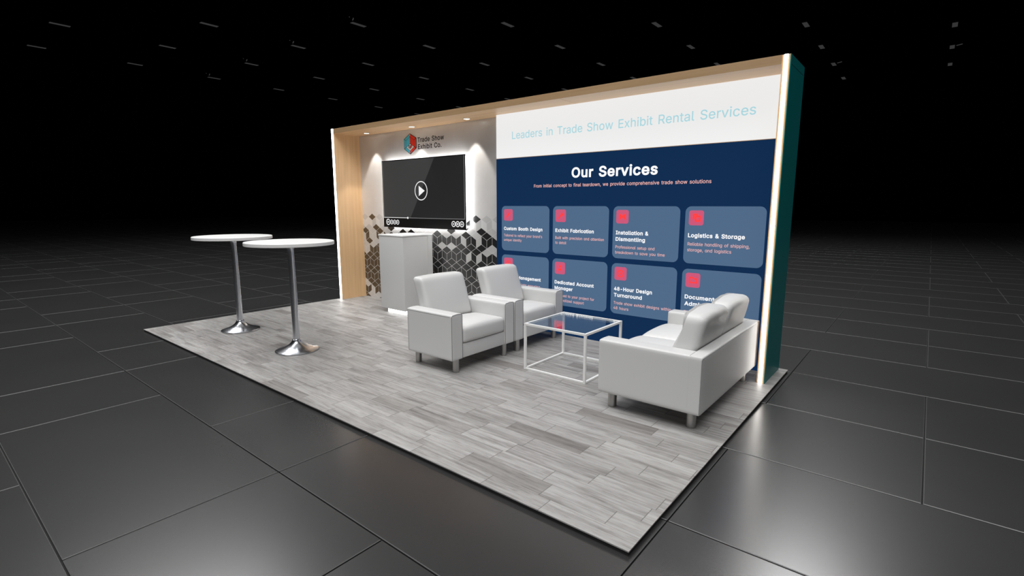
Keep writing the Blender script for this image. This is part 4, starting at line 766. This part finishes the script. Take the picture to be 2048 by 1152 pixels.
# ------------------------------------------------------------------ bar tables
def bar_table(x, y, label):
    t = empty('bar_table', (x, y, 0), label, 'bar table', 'round white bar tables')
    R, zt = .402, 1.075
    obj('tabletop', lathe(x, y, [(0, zt), (R-.004, zt), (R, zt-.004), (R, zt-.030), (R-.004, zt-.034), (0, zt-.034)], 80), LAMINATE, t, smooth=True)
    obj('base', lathe(x, y, [(0, .0), (.196, .0), (.203, .004), (.203, .009), (.196, .014), (.155, .026), (.115, .041), (.08, .060), (.055, .082), (.043, .100), (.041, .112), (.0335, .116), (0, .116)], 72), CHROME, t, smooth=True)
    obj('column', lathe(x, y, [(0, .1165), (.0325, .1165), (.0325, .6), (.029, .97), (.030, 1.0), (.034, 1.018), (.046, 1.036), (.06, 1.0408), (0, 1.0408)], 48), CHROME, t, smooth=True)
    return t
bar_table(.893, .70, 'round white bar table on a chrome column, nearer the far left corner of the flooring')
bar_table(2.196, .675, 'round white bar table on a chrome column, closer to the white armchairs')

# ------------------------------------------------------------------ armchairs
def leg(x, y, z1, r, parent):
    bm = bmesh.new(); cyl(bm, x, y, 0, z1, r, 28, bev=.002)
    return obj('leg', bm, STEEL, parent, smooth=True)
def piping(name, pts, parent, closed=False, r=.0022):
    bm = bmesh.new(); tube(bm, pts, r, 6, closed); return obj(name, bm, SEAM, parent, smooth=True)

def armchair(cx, cy, label):
    t = empty('armchair', (cx, cy, 0), label, 'armchair', 'white leather armchairs')
    f, b, w = .285, -.28, .4125; aw = .132; z0, za = .12, .512
    for s in (-1, 1):
        y0, y1 = sorted((cy+s*w, cy+s*(w-aw)))
        def soft(a, bb, c, p):
            if c > .2: p.z += .006*(1-bb*bb)
            return p
        ar = obj('arm', rounded(cx+b, cx+f, y0, y1, z0, za, (.010,.012,.012), 16, soft), LEATHER, t, smooth=True)
        e = .0035
        fx = cx+f-.0015
        piping('front_seam', [(fx, y0+e, z0+.006), (fx, y0+e, za-.010), (fx, y0+.014, za-.001), (fx, (y0+y1)/2, za+.004), (fx, y1-.014, za-.001), (fx, y1-e, za-.010), (fx, y1-e, z0+.006)], ar)
        yo = cy+s*w - s*.001
        piping('side_seam', [(cx+b+.012, yo, z0+.01), (cx+b+.012, yo, za-.014), (cx+f-.016, yo, za-.014)], ar)
    obj('seat_base', B(cx+b+.03, cx+f-.012, cy-w+aw+.001, cy+w-aw-.001, z0, .246, bev=.008, seg=3), LEATHER, t, smooth=True)
    obj('back_panel', B(cx+b, cx+b+.10, cy-w+aw+.001, cy+w-aw-.001, .2465, .50, bev=.014, seg=3), LEATHER, t, smooth=True)
    iw = w-aw-.003
    def crown(a, bb, c, p):
        if c > 0: p.z += .028*c*(1-abs(bb)**2.4)*(1-.55*a*a)
        if a > 0: p.x += .010*a*(1-bb*bb)*(1-c*c)
        return p
    sc = obj('seat_cushion', rounded(cx-.10, cx+f+.003, cy-iw, cy+iw, .248, .385, (.032,.026,.034), 18, crown), LEATHER, t, smooth=True)
    def lean(a, bb, c, p):
        k = (c+1)/2
        p.x += .125*(1-k)
        if a > 0: p.x += .022*(1-bb*bb)*(1-c*c)
        p.y = cy + (p.y-cy)*(1-.012*(1-k) )
        if c > 0: p.z += .008*c*(1-bb*bb)
        return p
    obj('back_cushion', rounded(cx-.372, cx-.238, cy-iw, cy+iw, .375, .768, (.040,.034,.036), 18, lean), LEATHER, t, smooth=True)
    for lx in (-.248, .232):
        for ly in (-.318, .318): leg(cx+lx, cy+ly, z0+.001, .028, t)
    return t
ac = armchair(3.66, 1.5075, 'white leather armchair nearer the bar tables, in front of the pedestal')
a2 = copy_tree(ac); a2.location.y += .84
a2['label'] = 'white leather armchair set against the navy services panel'

# ------------------------------------------------------------------ loveseat
def loveseat():
    x0, x1, y0, y1, z0, za = 5.232, 5.948, 1.253, 2.592, .125, .502
    t = empty('loveseat', ((x0+x1)/2, (y0+y1)/2, 0), 'white two-seat leather sofa facing left beside the right side panel', 'sofa')
    aw, bw = .135, .082
    def soft(a, bb, c, p):
        if c > .2: p.z += .004*(1-bb*bb)
        return p
    for ya, yb, s in ((y0, y0+aw, -1), (y1-aw, y1, 1)):
        ar = obj('arm', rounded(x0, x1-bw-.0003, ya, yb, z0, za, (.018,.014,.016), 16, soft, '+'), LEATHER, t, smooth=True)
    bk = obj('back_frame', rounded(x1-bw, x1, y0, y1, z0, za+.001, (.012,.012,.014), 16, None, '-'), LEATHER, t, smooth=True)
    e = .003
    piping('corner_seam', [(x1-.005, y0+.0015, z0+.01), (x1-.005, y0+.0015, za-.014)], bk, r=.0016)
    piping('top_seam', [(x1-.0015, y0+.008, za-.010), (x1-.0015, y1-.008, za-.010)], bk, r=.0014)
    obj('seat_base', B(x0+.012, x1-bw-.001, y0+aw+.001, y1-aw-.001, z0, .262, bev=.008, seg=3), LEATHER, t, smooth=True)
    ym = (y0+y1)/2
    def crown(a, bb, c, p):
        if c > 0: p.z += .040*c*(1-abs(bb)**2.4)*(1-.6*a*a)
        return p
    for ya, yb in ((y0+aw+.002, ym-.001), (ym+.001, y1-aw-.002)):
        obj('seat_cushion', rounded(x0-.004, x1-bw-.075, ya, yb, .264, .398, (.034,.028,.034), 18, crown), LEATHER, t, smooth=True)
    for ya, yb in ((y0+aw+.006, ym-.004), (ym+.004, y1-aw-.006)):
        yc = (ya+yb)/2
        def wedge(a, bb, c, p, yc=yc):
            k = (c+1)/2
            # front face leans back, the rear face stays upright and bulges over the frame
            if a < 0: p.x += (-a)*(.150*k**1.1 - .012*(1-c*c)*(1-bb*bb))
            if a > 0: p.x += a*(.082*max(k-.30,0)**.8*(1-.35*bb*bb)) - a*.012*(1-k)
            p.z += .022*(c if c > 0 else 0)*(1-abs(bb)**2.2)
            p.y = yc+(p.y-yc)*(1+.035*(1-c*c) - .05*k*k)
            # soft creases near the upper corners
            p.x += .004*math.sin(9*bb+3*c)*max(0, c)*(1 if a > 0 else -1)*.6
            return p
        cu = obj('back_cushion', rounded(5.655, 5.864, ya, yb, .402, .722, (.045,.040,.050), 20, wedge), LEATHER, t, smooth=True)
    for lx in (x0+.062, x1-.088):
        for ly in (y0+.112, y1-.085): leg(lx, ly, z0+.001, .031, t)
loveseat()

# ------------------------------------------------------------------ glass coffee table
def coffee_table():
    x0, x1, y0, y1, h, s = 4.297, 4.915, 1.618, 2.236, .412, .020
    t = empty('coffee_table', ((x0+x1)/2, (y0+y1)/2, 0), 'square glass-topped coffee table with an open white tube frame', 'coffee table')
    for x in (x0, x1-s):
        for y in (y0, y1-s): obj('leg', B(x, x+s, y, y+s, 0, h, bev=.0015), PAINT, t)
    e = .0004
    for z in (0.0, h-s):
        for y in (y0, y1-s): obj('rail', B(x0+s+e, x1-s-e, y+.0002, y+s-.0002, z+.0005, z+s-.0005 if z else z+s*.8, bev=.0015), PAINT, t)
        for x in (x0, x1-s): obj('rail', B(x+.0002, x+s-.0002, y0+s+e, y1-s-e, z+.0005, z+s-.0005 if z else z+s*.8, bev=.0015), PAINT, t)
    obj('glass_top', B(x0+s+e, x1-s-e, y0+s+e, y1-s-e, h-.009, h-.001), GLASS, t, label='clear reflective glass')
coffee_table()

# ------------------------------------------------------------------ lights
def area(name, loc, target, size, power, col=(1,1,1)):
    l = bpy.data.lights.new(name, 'AREA'); l.shape = 'SQUARE'; l.size = size; l.energy = power; l.color = col
    o = bpy.data.objects.new(name, l); C.objects.link(o); o.location = loc
    o.rotation_euler = (Vector(target)-Vector(loc)).to_track_quat('-Z', 'Y').to_euler(); return o
area('added_hall_fill', (8.5, -5.0, 13.6), (3.5, 1.2, 0), 9, 2100)  # broad unseen lights added overhead to light the booth and floor
area('added_hall_fill', (3.5, 15.0, 13.6), (5.2, 3, 0), 5, 1500)  # added behind the booth for floor sheen and top light
area('added_hall_fill', (-8.5, 2.5, 13.6), (2, 1, 0), 5, 800)  # added on the left for a glow on the floor
area('added_hall_fill', (1.0, -1.0, 13.6), (2.0, 1.0, 0), 9, 1500)
for x, y in spots:
    l = bpy.data.lights.new('downlight_beam', 'SPOT'); l.energy = 25; l.spot_size = math.radians(62); l.spot_blend = .25; l.shadow_soft_size = .02; l.color = (1,.96,.90)
    o = bpy.data.objects.new('downlight_beam', l); C.objects.link(o); o.location = (x, y, ZC-.012)

w = bpy.data.worlds.new('hall_dark'); S.world = w; w.use_nodes = True
w.node_tree.nodes['Background'].inputs[0].default_value = (0,0,0,1)

# ------------------------------------------------------------------ camera
cam = bpy.data.cameras.new('camera'); cam.lens = 18; cam.sensor_width = 36; cam.clip_end = 300; cam.clip_start = .05
co = bpy.data.objects.new('camera', cam); C.objects.link(co)
co.location = CAM; co.rotation_euler = (PI/2+PITCH, 0, -YAW)
S.camera = co
S.view_settings.view_transform = 'Standard'; S.view_settings.look = 'None'
S.view_settings.exposure = 0; S.view_settings.gamma = 1
S.view_settings.use_curve_mapping = False
